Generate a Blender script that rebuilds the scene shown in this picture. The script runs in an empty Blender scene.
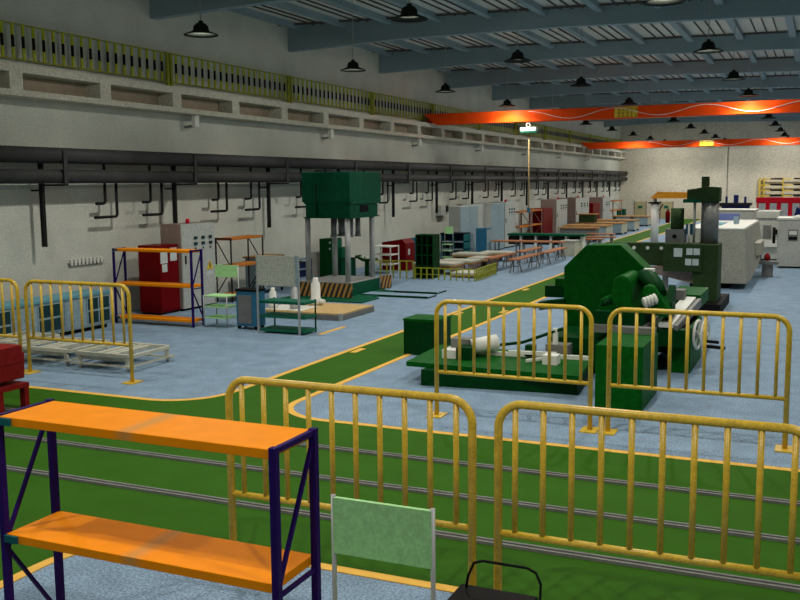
import bpy, math, random
from mathutils import Vector, Matrix
random.seed(7)
scn = bpy.context.scene
col = scn.collection
PI = math.pi

# ------------------------------------------------------------ camera, world, light, exposure
cam_d = bpy.data.cameras.new('camera')
cam = bpy.data.objects.new('camera', cam_d)
col.objects.link(cam)
cam_d.sensor_width = 36.0
cam_d.lens = 945.6 * 36.0 / 800.0
cam_d.clip_start = 0.05
cam_d.clip_end = 300
_r = Vector((0.91352137, 0.40670041, -0.00857164))
_u = Vector((-0.04194183, 0.11512604, 0.99246505))
_f = Vector((-0.40462277, 0.90627853, -0.12222786))
M = Matrix((( _r.x, _u.x, -_f.x, 0.0), (_r.y, _u.y, -_f.y, 0.0), (_r.z, _u.z, -_f.z, 3.0), (0, 0, 0, 1)))
cam.matrix_world = M
scn.camera = cam
w = bpy.data.worlds.new('world')
scn.world = w
w.use_nodes = True
w.node_tree.nodes['Background'].inputs[0].default_value = (0.6, 0.7, 0.8, 1)
w.node_tree.nodes['Background'].inputs[1].default_value = 0.3
scn.view_settings.view_transform = 'Standard'
scn.view_settings.look = 'None'
scn.view_settings.gamma = 1.0
scn.view_settings.use_curve_mapping = False
scn.view_settings.exposure = 0.0
SPOT_W = 360.0      # the downward beam of every pendant lamp
GLOW_W = 60.0       # light leaving sideways under the rim
BULB_W = 20.0       # the bare bulb below the shade of the lamps that are switched fully on
LAMP_COL = (1.0, 0.965, 0.88)

# ------------------------------------------------------------ materials
MATS = {}
def mat(name, c, rough=0.55, metal=0.0, var=0.12, scale=8.0, bump=0.0, grain=0.0, emit=None, spec=0.06, gs=55):
    if name in MATS: return MATS[name]
    m = bpy.data.materials.new(name); m.use_nodes = True
    nt = m.node_tree; b = nt.nodes['Principled BSDF']
    b.inputs['Roughness'].default_value = rough
    b.inputs['Metallic'].default_value = metal
    b.inputs['Specular IOR Level'].default_value = spec
    if emit: 
        b.inputs['Emission Color'].default_value = (*c, 1); b.inputs['Emission Strength'].default_value = emit
    tc = nt.nodes.new('ShaderNodeTexCoord')
    n = nt.nodes.new('ShaderNodeTexNoise'); n.inputs['Scale'].default_value = scale; n.inputs['Detail'].default_value = 5
    nt.links.new(tc.outputs['Object'], n.inputs['Vector'])
    ramp = nt.nodes.new('ShaderNodeValToRGB')
    ramp.color_ramp.elements[0].position = 0.3; ramp.color_ramp.elements[1].position = 0.7
    ramp.color_ramp.elements[0].color = (*[max(0, x*(1-var)) for x in c], 1)
    ramp.color_ramp.elements[1].color = (*[min(1, x*(1+var)) for x in c], 1)
    nt.links.new(n.outputs['Fac'], ramp.inputs['Fac'])
    out = ramp.outputs['Color']
    if grain:
        n2 = nt.nodes.new('ShaderNodeTexNoise'); n2.inputs['Scale'].default_value = gs; n2.inputs['Detail'].default_value = 2
        nt.links.new(tc.outputs['Object'], n2.inputs['Vector'])
        r2 = nt.nodes.new('ShaderNodeMapRange'); r2.inputs[1].default_value = 0.35; r2.inputs[2].default_value = 0.65
        r2.inputs[3].default_value = 1-grain; r2.inputs[4].default_value = 1+grain
        nt.links.new(n2.outputs['Fac'], r2.inputs[0])
        mx = nt.nodes.new('ShaderNodeVectorMath'); mx.operation = 'SCALE'
        nt.links.new(out, mx.inputs[0]); nt.links.new(r2.outputs[0], mx.inputs['Scale'])
        out = mx.outputs[0]
    nt.links.new(out, b.inputs['Base Color'])
    if bump:
        bp = nt.nodes.new('ShaderNodeBump'); bp.inputs['Strength'].default_value = bump; bp.inputs['Distance'].default_value = 0.02
        nt.links.new(n.outputs['Fac'], bp.inputs['Height']); nt.links.new(bp.outputs[0], b.inputs['Normal'])
    m['out'] = 0
    MATS[name] = m
    return m

def base_link(m):
    b = m.node_tree.nodes['Principled BSDF']
    return b.inputs['Base Color'].links[0].from_socket, b

def stripe_mat(name, c1, c2, expr_axis, period, duty, rough=0.5, rot=(0, 0, 0), coord='Object'):
    """hard stripes along one axis of the object's own coordinates"""
    m = bpy.data.materials.new(name); m.use_nodes = True
    nt = m.node_tree; b = nt.nodes['Principled BSDF']; b.inputs['Roughness'].default_value = rough
    tc = nt.nodes.new('ShaderNodeTexCoord'); mp = nt.nodes.new('ShaderNodeMapping'); mp.inputs['Rotation'].default_value = rot
    nt.links.new(tc.outputs[coord], mp.inputs['Vector'])
    sp = nt.nodes.new('ShaderNodeSeparateXYZ'); nt.links.new(mp.outputs[0], sp.inputs[0])
    d = nt.nodes.new('ShaderNodeMath'); d.operation = 'DIVIDE'; d.inputs[1].default_value = period
    nt.links.new(sp.outputs[expr_axis], d.inputs[0])
    fr = nt.nodes.new('ShaderNodeMath'); fr.operation = 'FRACT'; nt.links.new(d.outputs[0], fr.inputs[0])
    gt = nt.nodes.new('ShaderNodeMath'); gt.operation = 'GREATER_THAN'; gt.inputs[1].default_value = duty
    nt.links.new(fr.outputs[0], gt.inputs[0])
    mx = nt.nodes.new('ShaderNodeMixRGB'); mx.inputs[1].default_value = (*c1, 1); mx.inputs[2].default_value = (*c2, 1)
    nt.links.new(gt.outputs[0], mx.inputs[0]); nt.links.new(mx.outputs[0], b.inputs['Base Color'])
    return m

FLOOR = mat('floor_paint_blue', (0.205, 0.295, 0.395), 0.6, var=0.14, scale=3.0, grain=0.36, gs=48)
GREEN = mat('lane_paint_green', (0.031, 0.110, 0.005), 0.7, var=0.08, scale=2.0, grain=0.06)
YLINE = mat('line_paint_yellow', (0.80, 0.46, 0.09), 0.6, var=0.05)
RAIL = mat('rail_steel', (0.20, 0.20, 0.19), 0.5, 0.0)
RAILD = mat('rail_groove', (0.03, 0.03, 0.03), 0.7)
WALL = mat('wall_plaster', (0.58, 0.59, 0.52), 0.9, var=0.08, scale=1.2, grain=0.13, gs=30)
WALLB = mat('end_wall_plaster', (0.62, 0.57, 0.46), 0.9, var=0.07, scale=0.8, grain=0.12, gs=9)
CONC = mat('concrete_beam', (0.52, 0.50, 0.41), 0.85, var=0.08, scale=3, grain=0.18, gs=28)
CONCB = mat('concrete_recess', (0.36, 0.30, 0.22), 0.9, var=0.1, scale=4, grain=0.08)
STEEL = mat('roof_steel_blue', (0.26, 0.34, 0.37), 0.6, var=0.06, scale=1)
SHEET = mat('roof_sheet', (0.62, 0.61, 0.55), 0.7, var=0.05, scale=1)
RIBSHADE = mat('roof_rib_and_shade', (0.10, 0.09, 0.085), 0.7)
YFEN = mat('fence_yellow', (0.66, 0.43, 0.035), 0.33, var=0.14, scale=14, grain=0.12, spec=0.5)
PIPE = mat('pipe_grey', (0.050, 0.050, 0.050), 0.5, var=0.15, scale=2)
PIPED = mat('pipe_dark', (0.018, 0.018, 0.018), 0.5)
SHELFD = mat('shelf_orange_dull', (0.50, 0.17, 0.03), 0.6, var=0.1, scale=6)
ORANGE = mat('crane_orange', (0.80, 0.070, 0.006), 0.45, var=0.08, scale=1.5)
SHELF = mat('shelf_orange', (0.95, 0.29, 0.003), 0.5, var=0.05, scale=6)
POST = mat('post_purple', (0.022, 0.006, 0.11), 0.4)
TEAL = mat('clip_teal', (0.01, 0.11, 0.12), 0.5)
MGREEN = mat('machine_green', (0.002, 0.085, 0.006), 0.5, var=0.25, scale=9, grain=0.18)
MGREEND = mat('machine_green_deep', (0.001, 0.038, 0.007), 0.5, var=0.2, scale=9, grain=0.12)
PGREEN = mat('press_green', (0.004, 0.085, 0.042), 0.5, var=0.15, scale=6, grain=0.10)
OLIVE = mat('drill_olive', (0.030, 0.056, 0.020), 0.55, var=0.15, scale=5, grain=0.10)
GREY = mat('cabinet_grey', (0.44, 0.46, 0.43), 0.5, var=0.05, scale=2, grain=0.12, gs=22)
GREYB = mat('cabinet_blue_grey', (0.26, 0.35, 0.39), 0.5, var=0.06, scale=2, grain=0.15, gs=22)
GREYM = mat('metal_grey', (0.20, 0.20, 0.19), 0.45, 0.3, var=0.12, scale=5, grain=0.10)
GREYL = mat('steel_light', (0.40, 0.41, 0.40), 0.4, 0.3, var=0.1, scale=5)
WHITE = mat('white_paint', (0.74, 0.74, 0.68), 0.5, var=0.04, scale=3)
CNCW = mat('cnc_cream', (0.35, 0.34, 0.28), 0.6, var=0.05, scale=3, grain=0.12, gs=20)
CNCL = mat('cnc_light', (0.50, 0.50, 0.45), 0.6, var=0.05, scale=3, grain=0.10, gs=18)
BLACK = mat('black_rubber', (0.008, 0.008, 0.008), 0.6)
LAMPK = mat('lamp_dark', (0.018, 0.021, 0.017), 0.7, spec=0.05)
LAMPW = mat('cord_grey', (0.35, 0.36, 0.32), 0.6)
RED = mat('cabinet_red', (0.14, 0.001, 0.003), 0.4, var=0.08, scale=3)
REDM = mat('machine_red', (0.22, 0.012, 0.012), 0.5, var=0.2, scale=12, bump=0.2)
LGREEN = mat('light_green', (0.42, 0.74, 0.34), 0.5, var=0.07, scale=18, grain=0.08)
DGREEN = mat('shelf_green', (0.010, 0.12, 0.07), 0.5)
SPECK = mat('speckled_board', (0.46, 0.47, 0.40), 0.8, var=0.15, scale=30, grain=0.35)
BLUE = mat('trolley_blue', (0.035, 0.16, 0.27), 0.5)
NAVY = mat('machine_navy', (0.012, 0.020, 0.09), 0.5)
GLASSD = mat('dark_window', (0.015, 0.045, 0.050), 0.15)
TOPB = mat('cabinet_top_teal', (0.13, 0.33, 0.40), 0.45)
CREAM = mat('pallet_cream', (0.50, 0.50, 0.41), 0.6, var=0.12, scale=10)
WOOD = mat('tabletop_wood', (0.38, 0.20, 0.07), 0.6, var=0.2, scale=6)
BENCH = mat('bench_wood', (0.36, 0.15, 0.07), 0.5, var=0.2, scale=8)
PLY = mat('plywood_tan', (0.55, 0.38, 0.17), 0.6, var=0.15, scale=12, grain=0.12)
BROWND = mat('post_dark_brown', (0.035, 0.02, 0.03), 0.6)
BROWN = mat('side_brown', (0.26, 0.19, 0.16), 0.6)
YPAINT = mat('rack_yellow', (0.72, 0.50, 0.05), 0.5)
YRAIL = mat('rail_yellow_green', (0.30, 0.31, 0.03), 0.5)
JIB = mat('jib_orange', (0.85, 0.35, 0.03), 0.45)
PAPER = mat('paper', (0.55, 0.60, 0.58), 0.8)
REDLK = mat('locker_red', (0.50, 0.008, 0.02), 0.5)
REDL = mat('red_lamp', (0.6, 0.01, 0.04), 0.3)
DOORM = mat('door_beige', (0.42, 0.36, 0.20), 0.6)
HAZ = stripe_mat('hazard_stripes', (0.50, 0.24, 0.05), (0.012, 0.02, 0.015), 0, 0.135, 0.5, rot=(0, math.radians(-22), 0))
BARM = stripe_mat('bar_yellow_black', (0.42, 0.44, 0.03), (0.004, 0.004, 0.004), 2, 5.0, 0.9)
# rail bars: yellow with a black middle third (object coordinates, z 0..0.72)
def bar_material():
    m = bpy.data.materials.new('bar_yellow_black_middle'); m.use_nodes = True
    nt = m.node_tree; b = nt.nodes['Principled BSDF']; b.inputs['Roughness'].default_value = 0.7; b.inputs['Specular IOR Level'].default_value = 0.05
    tc = nt.nodes.new('ShaderNodeTexCoord'); sp = nt.nodes.new('ShaderNodeSeparateXYZ'); nt.links.new(tc.outputs['Object'], sp.inputs[0])
    s = nt.nodes.new('ShaderNodeMath'); s.operation = 'SUBTRACT'; s.inputs[1].default_value = 0.36; nt.links.new(sp.outputs[2], s.inputs[0])
    a = nt.nodes.new('ShaderNodeMath'); a.operation = 'ABSOLUTE'; nt.links.new(s.outputs[0], a.inputs[0])
    l = nt.nodes.new('ShaderNodeMath'); l.operation = 'LESS_THAN'; l.inputs[1].default_value = 0.12; nt.links.new(a.outputs[0], l.inputs[0])
    mx = nt.nodes.new('ShaderNodeMixRGB'); mx.inputs[1].default_value = (0.44, 0.46, 0.03, 1); mx.inputs[2].default_value = (0.004, 0.004, 0.004, 1)
    nt.links.new(l.outputs[0], mx.inputs[0]); nt.links.new(mx.outputs[0], b.inputs['Base Color'])
    return m
BARM = bar_material()
# orange shelf board with a worn tan band across its middle
def worn_shelf():
    m = mat('shelf_orange_worn', (0.95, 0.29, 0.003), 0.5, var=0.05, scale=6)
    nt = m.node_tree; out, b = base_link(m)
    tc = nt.nodes.new('ShaderNodeTexCoord'); sp = nt.nodes.new('ShaderNodeSeparateXYZ'); nt.links.new(tc.outputs['Object'], sp.inputs[0])
    mr = nt.nodes.new('ShaderNodeMath'); mr.operation = 'ABSOLUTE'; nt.links.new(sp.outputs[0], mr.inputs[0])
    r = nt.nodes.new('ShaderNodeMapRange'); r.inputs[1].default_value = 0.0; r.inputs[2].default_value = 0.09; r.inputs[3].default_value = 0.55; r.inputs[4].default_value = 0.0
    nt.links.new(mr.outputs[0], r.inputs[0])
    mx = nt.nodes.new('ShaderNodeMixRGB'); mx.inputs[2].default_value = (0.42, 0.28, 0.12, 1)
    nt.links.new(r.outputs[0], mx.inputs[0]); nt.links.new(out, mx.inputs[1]); nt.links.new(mx.outputs[0], b.inputs['Base Color'])
    return m
SHELFW = worn_shelf()

# ------------------------------------------------------------ mesh helpers
class MB:
    def __init__(s): s.v = []; s.f = []; s.sm = []
    def add(s, vs, fs, smooth=False):
        o = len(s.v); s.v += [tuple(v) for v in vs]; s.f += [tuple(i+o for i in f) for f in fs]; s.sm += [smooth]*len(fs); return s
    def box(s, a, b, rz=0.0, c=None):
        x0, y0, z0 = a; x1, y1, z1 = b
        x0, x1 = min(x0, x1), max(x0, x1); y0, y1 = min(y0, y1), max(y0, y1); z0, z1 = min(z0, z1), max(z0, z1)
        vs = [(x0,y0,z0),(x1,y0,z0),(x1,y1,z0),(x0,y1,z0),(x0,y0,z1),(x1,y0,z1),(x1,y1,z1),(x0,y1,z1)]
        if rz:
            cx, cy = c if c else ((x0+x1)/2, (y0+y1)/2)
            vs = [(cx+(x-cx)*math.cos(rz)-(y-cy)*math.sin(rz), cy+(x-cx)*math.sin(rz)+(y-cy)*math.cos(rz), z) for x, y, z in vs]
        return s.add(vs, [(0,3,2,1),(4,5,6,7),(0,1,5,4),(1,2,6,5),(2,3,7,6),(3,0,4,7)])
    def cbox(s, c, d, rz=0.0):
        return s.box((c[0]-d[0]/2, c[1]-d[1]/2, c[2]-d[2]/2), (c[0]+d[0]/2, c[1]+d[1]/2, c[2]+d[2]/2), rz)
    def bar(s, p, q, wd, ht=None):
        """rectangular bar from p to q"""
        ht = ht or wd
        p = Vector(p); q = Vector(q); d = (q-p).normalized()
        up = Vector((0,0,1)) if abs(d.z) < 0.95 else Vector((0,1,0))
        a = d.cross(up).normalized()*wd/2; b = a.cross(d).normalized()*ht/2
        vs = [p-a-b, p+a-b, p+a+b, p-a+b, q-a-b, q+a-b, q+a+b, q-a+b]
        return s.add(vs, [(0,1,2,3),(7,6,5,4),(0,4,5,1),(1,5,6,2),(2,6,7,3),(3,7,4,0)])
    def tube(s, pts, r, n=10, cap=True):
        pts = [Vector(p) for p in pts]; rings = []
        t0 = (pts[1]-pts[0]).normalized()
        ref = Vector((0,0,1)) if abs(t0.z) < 0.9 else Vector((1,0,0))
        for i, p in enumerate(pts):
            if i == 0: t = t0
            elif i == len(pts)-1: t = (pts[-1]-pts[-2]).normalized()
            else: t = ((pts[i+1]-p).normalized()+(p-pts[i-1]).normalized()).normalized()
            a = t.cross(ref)
            if a.length < 1e-3: a = t.cross(Vector((0,1,0)))
            a.normalize(); b = t.cross(a).normalized(); ref = -b if False else ref - t*ref.dot(t)
            if ref.length < 1e-3: ref = b.copy()
            ref.normalize()
            a = t.cross(ref).normalized(); b = t.cross(a).normalized()
            rr = r[i] if isinstance(r, (list, tuple)) else r
            rings.append([p+a*rr*math.cos(2*PI*k/n)+b*rr*math.sin(2*PI*k/n) for k in range(n)])
        vs = [v for ring in rings for v in ring]; fs = []
        for i in range(len(pts)-1):
            for k in range(n):
                fs.append((i*n+k, i*n+(k+1)%n, (i+1)*n+(k+1)%n, (i+1)*n+k))
        s.add(vs, fs, True)
        if cap:
            o = len(s.v)-len(vs)
            s.f.append(tuple(o+k for k in reversed(range(n)))); s.sm.append(False)
            s.f.append(tuple(o+(len(pts)-1)*n+k for k in range(n))); s.sm.append(False)
        return s
    def lathe(s, prof, c=(0,0,0), n=24):
        vs = []; fs = []
        for r, z in prof:
            for k in range(n): vs.append((c[0]+r*math.cos(2*PI*k/n), c[1]+r*math.sin(2*PI*k/n), c[2]+z))
        for i in range(len(prof)-1):
            for k in range(n): fs.append((i*n+k, i*n+(k+1)%n, (i+1)*n+(k+1)%n, (i+1)*n+k))
        s.add(vs, fs, True)
        o = len(s.v)-len(vs)
        if prof[0][0] > 1e-4: s.f.append(tuple(o+k for k in reversed(range(n)))); s.sm.append(False)
        if prof[-1][0] > 1e-4: s.f.append(tuple(o+(len(prof)-1)*n+k for k in range(n))); s.sm.append(False)
        return s
    def prism(s, poly, axis, a, b):
        """poly of 2D points extruded along axis ('x','y','z') from a to b"""
        n = len(poly)
        def P(p, t):
            if axis == 'z': return (p[0], p[1], t)
            if axis == 'y': return (p[0], t, p[1])
            return (t, p[0], p[1])
        vs = [P(p, a) for p in poly]+[P(p, b) for p in poly]
        fs = [tuple(range(n)), tuple(reversed(range(n, 2*n)))]
        fs += [((k+1) % n, k, n+k, n+(k+1) % n) for k in range(n)]
        return s.add(vs, fs)
    def build(s, name, m, parent=None, loc=None, bevel=0.0):
        me = bpy.data.meshes.new(name); me.from_pydata(s.v, [], s.f); me.update()
        for i, p in enumerate(me.polygons): p.use_smooth = s.sm[i]
        me.materials.append(m)
        import bmesh
        bm = bmesh.new(); bm.from_mesh(me); bmesh.ops.recalc_face_normals(bm, faces=bm.faces); bm.to_mesh(me); bm.free()
        o = bpy.data.objects.new(name, me); col.objects.link(o)
        if loc: o.location = loc
        if parent: o.parent = parent
        if bevel:
            bv = o.modifiers.new('bevel', 'BEVEL'); bv.width = bevel; bv.segments = 2; bv.limit_method = 'ANGLE'
        return o

def B(name, a, b, m, parent=None, bevel=0.0):
    return MB().box(a, b).build(name, m, parent, bevel=bevel)
def structure(o): o['kind'] = 'structure'; return o
def tag(o, label, cat, group=None, kind=None):
    o['label'] = label; o['category'] = cat
    if group: o['group'] = group
    if kind: o['kind'] = kind
    return o
def thing(name, label, cat, loc=(0, 0, 0), rz=0, group=None):
    o = bpy.data.objects.new(name, None); o.empty_display_size = 0.2; col.objects.link(o)
    o.location = loc; o.rotation_euler = (0, 0, rz)
    return tag(o, label, cat, group)
def dup(root, loc, label, rz=None, group=None, scale=None):
    r = root.copy(); col.objects.link(r); r.location = loc; r['label'] = label
    if rz is not None: r.rotation_euler = (0, 0, rz)
    if group: r['group'] = group
    if scale: r.scale = scale
    for ch in list(root.children):
        c = ch.copy(); col.objects.link(c); c.parent = r
        for g in list(ch.children):
            d = g.copy(); col.objects.link(d); d.parent = c
    return r
ORD = ['first', 'second', 'third', 'fourth', 'fifth', 'sixth', 'seventh', 'eighth', 'ninth', 'tenth', 'eleventh', 'twelfth', 'thirteenth', 'fourteenth', 'fifteenth', 'sixteenth', 'seventeenth', 'eighteenth']

# ------------------------------------------------------------ the hall
XL, XR, YF, YB = -15.2, 8.0, -3.0, 78.2
def roofz(x): return 7.82 - 0.020*(x+15.2)   # underside of the roof sheet
structure(B('floor', (XL-0.3, YF-0.3, -0.2), (XR+0.3, YB+0.3, 0), FLOOR))
structure(B('wall_left', (XL-0.3, YF, 0), (XL, YB, 7.8), WALL))
structure(B('wall_right', (XR, YF, 0), (XR+0.3, YB, 7.4), WALL))
structure(B('wall_back', (XL-0.3, YB, 0), (XR+0.3, YB+0.3, 7.9), WALLB))
structure(B('wall_front', (XL-0.3, YF-0.3, 0), (XR+0.3, YF, 7.9), WALL))
c = MB(); z0, z1 = roofz(XL-0.3), roofz(XR+0.3)
c.prism([(XL-0.3, z0), (XR+0.3, z1), (XR+0.3, z1+0.15), (XL-0.3, z0+0.15)], 'y', YF-0.3, YB+0.3)
structure(c.build('ceiling', SHEET))
tn = [0]
def trim(mb, m, loc=None):
    tn[0] += 1
    return structure(mb.build('trim_%d' % tn[0], m, loc=loc))
# roof beams, every 6.55 m
for k in range(-3, 10):
    y = 19.22+6.55*k
    if y < YF+0.3 or y > YB-0.1: continue
    p = MB()
    p.prism([(XL, 7.05), (-11.5, 7.18), (-6.7, 7.17), (-3.0, 7.08), (XR, 6.8), (XR, roofz(XR)), (XL, roofz(XL))], 'y', y, y+0.24)
    trim(p, STEEL)
# purlins along the hall
PUR = [XL+0.35+1.52*i for i in range(15)]
for x in PUR:
    trim(MB().prism([(x, roofz(x)-0.16), (x+0.20, roofz(x+0.2)-0.16), (x+0.20, roofz(x+0.2)), (x, roofz(x))], 'y', YF, YB), STEEL)
# ribs of the roof sheeting and dark strips painting the shadow before each beam
ribs = MB()
for x0 in PUR:
    for q in (0.56, 0.86, 1.16):
        x = x0+q
        if x < XR-0.2: ribs.box((x, YF, roofz(x)-0.04), (x+0.03, YB, roofz(x)))
trim(ribs, RIBSHADE)
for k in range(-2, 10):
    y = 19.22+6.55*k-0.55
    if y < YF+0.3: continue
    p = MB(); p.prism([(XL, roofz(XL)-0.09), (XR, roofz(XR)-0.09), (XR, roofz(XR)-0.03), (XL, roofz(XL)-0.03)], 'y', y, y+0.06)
    trim(p, RIBSHADE)
# crane runway girder on the left wall: ledge with recesses
XB = -14.7
g = MB()
g.box((XL, YF, 4.80), (XB, YB, 4.92)); g.box((XL, YF, 5.26), (XB, YB, 5.42))
yy = 14.38-2.57*6
while yy < YB:
    g.box((XL, max(yy-0.17, YF), 4.92), (XB, min(yy+0.17, YB), 5.26)); yy += 2.57
trim(g, CONC)
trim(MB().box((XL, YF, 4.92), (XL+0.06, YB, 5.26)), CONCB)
# painted lanes
gr = MB()
gr.box((XL, 6.28, 0.0), (XR, 10.45, 0.004))
trim(gr, GREEN)
def arc(cx, cy, r, a0, a1, n=10): return [(cx+r*math.cos(math.radians(a0+(a1-a0)*i/n)), cy+r*math.sin(math.radians(a0+(a1-a0)*i/n))) for i in range(n+1)]
left_edge = arc(-8.6, 11.35, 0.85, -90, 0) + [(-7.75, 35.5), (-9.78, 39.5), (-9.85, 57.0), (-10.05, 66.0), (-10.1, YB)]
right_edge = arc(-5.75, 11.20, 0.82, 270, 180) + [(-6.57, 36.5), (-8.42, 40.5), (-8.42, 57.0), (-8.6, 66.0), (-8.6, YB)]
poly = [(-8.6, 10.45)] + left_edge[0:] + list(reversed(right_edge)) + [(-5.75, 10.45)]
poly = [(x, max(y, 10.45)) for x, y in poly]
trim(MB().prism(poly, 'z', 0.0, 0.004), GREEN)
def strip(pts, wd, z0=0.0, z1=0.008):
    mb = MB(); L = []; R = []
    P = [Vector((*p, 0)) for p in pts]
    for i, p in enumerate(P):
        t = (P[min(i+1, len(P)-1)]-P[max(i-1, 0)]).normalized(); nrm = Vector((-t.y, t.x, 0))
        L.append(p+nrm*wd/2); R.append(p-nrm*wd/2)
    n = len(P); vs = [(*v.xy, z0) for v in L]+[(*v.xy, z0) for v in R]+[(*v.xy, z1) for v in L]+[(*v.xy, z1) for v in R]; fs = []
    for i in range(n-1):
        fs += [(2*n+i, 2*n+i+1, 3*n+i+1, 3*n+i), (i, i+1, 2*n+i+1, 2*n+i), (n+i+1, n+i, 3*n+i, 3*n+i+1)]
    mb.add(vs, fs); return mb
trim(strip([(XL, 10.5)]+left_edge, 0.10), YLINE)
trim(strip([(XR, 10.38)]+right_edge, 0.10), YLINE)
trim(strip([(XR, 6.28), (-4.7, 6.28)]+arc(-4.7, 5.4, 0.88, 90, 180)+[(-5.58, YF)], 0.10), YLINE)
# the blue bay under the near shelf: a lane turns off to the left of it
trim(MB().box((-7.2, YF, 0.0), (-5.58, 6.28, 0.004)), GREEN)
trim(strip([(XL, 6.28), (-7.6, 6.28), (-7.25, 6.0), (-7.2, YF)], 0.10), YLINE)
trim(MB().prism([(-5.58, 6.28)]+arc(-4.7, 5.4, 0.88, 90, 180), 'z', 0.0, 0.004), GREEN)
# short yellow-white floor studs along the lane
for (x, y) in [(-7.58, 15.09), (-7.59, 20.29), (-7.55, 25.6), (-6.72, 20.99), (-6.72, 25.9), (-6.74, 16.2)]:
    trim(MB().box((x-0.06, y-0.22, 0.004), (x+0.06, y+0.22, 0.012)), YLINE)
trim(MB().box((-9.2, 16.5, 0.0), (-9.1, 17.6, 0.006)), YLINE)
trim(MB().box((-9.8, 40.2, 0.0), (-9.9, 42, 0.006)), YLINE)
# cart rails across the lane
for y in (7.25, 8.25, 9.25):
    p = MB(); p.box((XL, y-0.045, 0), (XR, y-0.018, 0.03)); p.box((XL, y+0.018, 0), (XR, y+0.045, 0.03)); trim(p, RAIL); trim(MB().box((XL, y-0.018, 0), (XR, y+0.018, 0.010)), RAILD)
# doors in the end wall
for i, (x0, x1) in enumerate(((-13.95, -13.1), (-11.9, -11.0))):
    d = structure(B('door_%d' % (i+1), (x0, YB-0.06, 0), (x1, YB, 1.38), DOORM))
    B('door_frame', (x0-0.08, YB-0.05, 0), (x0, YB, 1.43), BROWN, d); B('door_frame', (x1, YB-0.05, 0), (x1+0.08, YB, 1.43), BROWN, d)
    B('door_sign', (x0+0.25, YB-0.08, 0.85), (x0+0.6, YB-0.06, 1.05), DGREEN, d)
# vertical seam conduit on the end wall
trim(MB().tube([(-6.9, YB-0.04, 0), (-6.9, YB-0.04, 5.6)], 0.02, 6), PIPE)

# ------------------------------------------------------------ guard railing on the runway girder
GP = 5.85
def rail_panel():
    t = thing('guard_railing', '', 'railing', (0, 0, 0), 0, 'yellow railing panels above the wall girder')
    z = 0.14
    MB().box((-0.02, 0.09, z), (0.02, GP-0.09, z+0.025)).build('bottom_rail', YRAIL, t)
    MB().box((-0.02, 0.09, z+0.695), (0.02, GP-0.09, z+0.72)).build('top_rail', YRAIL, t)
    for y in (0.03, GP-0.11): MB().box((-0.03, y, 0), (0.03, y+0.08, z+0.73)).build('post', YRAIL, t)
    bm_ = MB().box((-0.015, -0.03, 0), (0.015, 0.03, 0.72))
    first = bm_.build('bar', BARM, t, loc=(0.0, 0.28, z)); n = 20
    for k in range(1, n):
        o = first.copy(); col.objects.link(o); o.parent = t; o.location = (0.0, 0.28+(GP-0.56)*k/(n-1), z)
    return t
panel0 = rail_panel()
ys = 19.70-GP*2
k = 0
while ys+GP < YB:
    lab = 'yellow guard railing panel with black-banded bars, %s panel from the camera end of the girder' % ORD[k]
    if k == 0: panel0.location = (-15.05, ys, 5.42); panel0['label'] = lab
    else: dup(panel0, (-15.05, ys, 5.42), lab)
    ys += GP; k += 1

# small lit brackets beneath the girder
for k, y in enumerate([20.5, 27.9, 35.4, 43.0, 50.6, 58.2, 65.8]):
    t = thing('wall_bracket', 'pale steel bracket under the wall girder, %s one from the left of the photo' % ORD[k], 'bracket', (XL, y, 4.5), 0, 'brackets under the wall girder')
    B('plate', (0.26, -0.09, 0.0), (0.36, 0.09, 0.30), WHITE, t)
    MB().bar((0.30, 0, 0.03), (0.0, 0, 0.0), 0.14, 0.05).build('arm', GREYM, t)

# ------------------------------------------------------------ pipes on the left wall
PX = -14.72
tag(MB().tube([(PX, YF+0.1, 3.64), (PX, YB-0.02, 3.66)], 0.165, 16).build('pipe', PIPE), 'upper thick dark grey pipe running along the left wall', 'pipe')
lp = tag(MB().tube([(PX, YF+0.1, 3.21), (PX, YB-0.02, 3.21)], 0.15, 16).build('pipe', PIPE), 'lower thick dark grey pipe running along the left wall', 'pipe')
k = 0
y = 15.42
while y < YB-1:
    t = thing('pipe_hanger', 'dark hanger bar across the two wall pipes, %s from the left of the photo' % ORD[min(k, 17)], 'pipe hanger', (PX, y, 0), 0, 'hangers on the wall pipes')
    B('strap', (0.165, -0.05, 3.02), (0.20, 0.05, 3.75), PIPE, t)
    B('bracket_arm', (-0.46, -0.03, 3.01), (0.2, 0.03, 3.055), PIPED, t)
    y += 4.52; k += 1
k = 0; y0 = 15.12
while y0 < YB-2:
    n_ = ORD[k] if k < 18 else 'far'
    dp = tag(MB().box((PX-0.25, y0-0.037, 1.74), (PX-0.156, y0+0.037, 3.62)).build('drain_pipe', PIPED), 'thick straight dark pipe hanging from the wall pipes, %s from the left' % n_, 'pipe', 'straight drops below the wall pipes')
    B('wall_clip', (XL, y0-0.02, 2.9), (PX-0.245, y0+0.02, 2.94), PIPED, dp)
    for j, (dy, hz, top) in enumerate(((1.9, 2.61, 3.62), (2.28, 2.30, 3.25), (3.5, 2.61, 3.62), (3.93, 2.30, 3.25))):
        ya = y0+dy; qx = PX-0.195; ext = 0.30 if hz > 2.5 else 0.74
        if ya > YB-1.2 or (k == 14 and False): continue
        pts = [(qx, ya, top), (qx, ya, hz+0.07)] + [(qx, ya-0.07+0.07*math.cos(a), hz+0.07-0.07*math.sin(a)) for a in (0.5, 1.05)] + [(qx, ya-0.07, hz), (qx, ya-ext, hz)]
        tag(MB().tube(pts, 0.034, 8).build('hooked_pipe', PIPED), '%s dark hooked pipe of the %s pair, right of the %s straight drop' % ('short' if hz > 2.5 else 'long', 'first' if j < 2 else 'second', n_), 'pipe', 'hooked drops below the wall pipes')
    y0 += 4.44; k += 1

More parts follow.
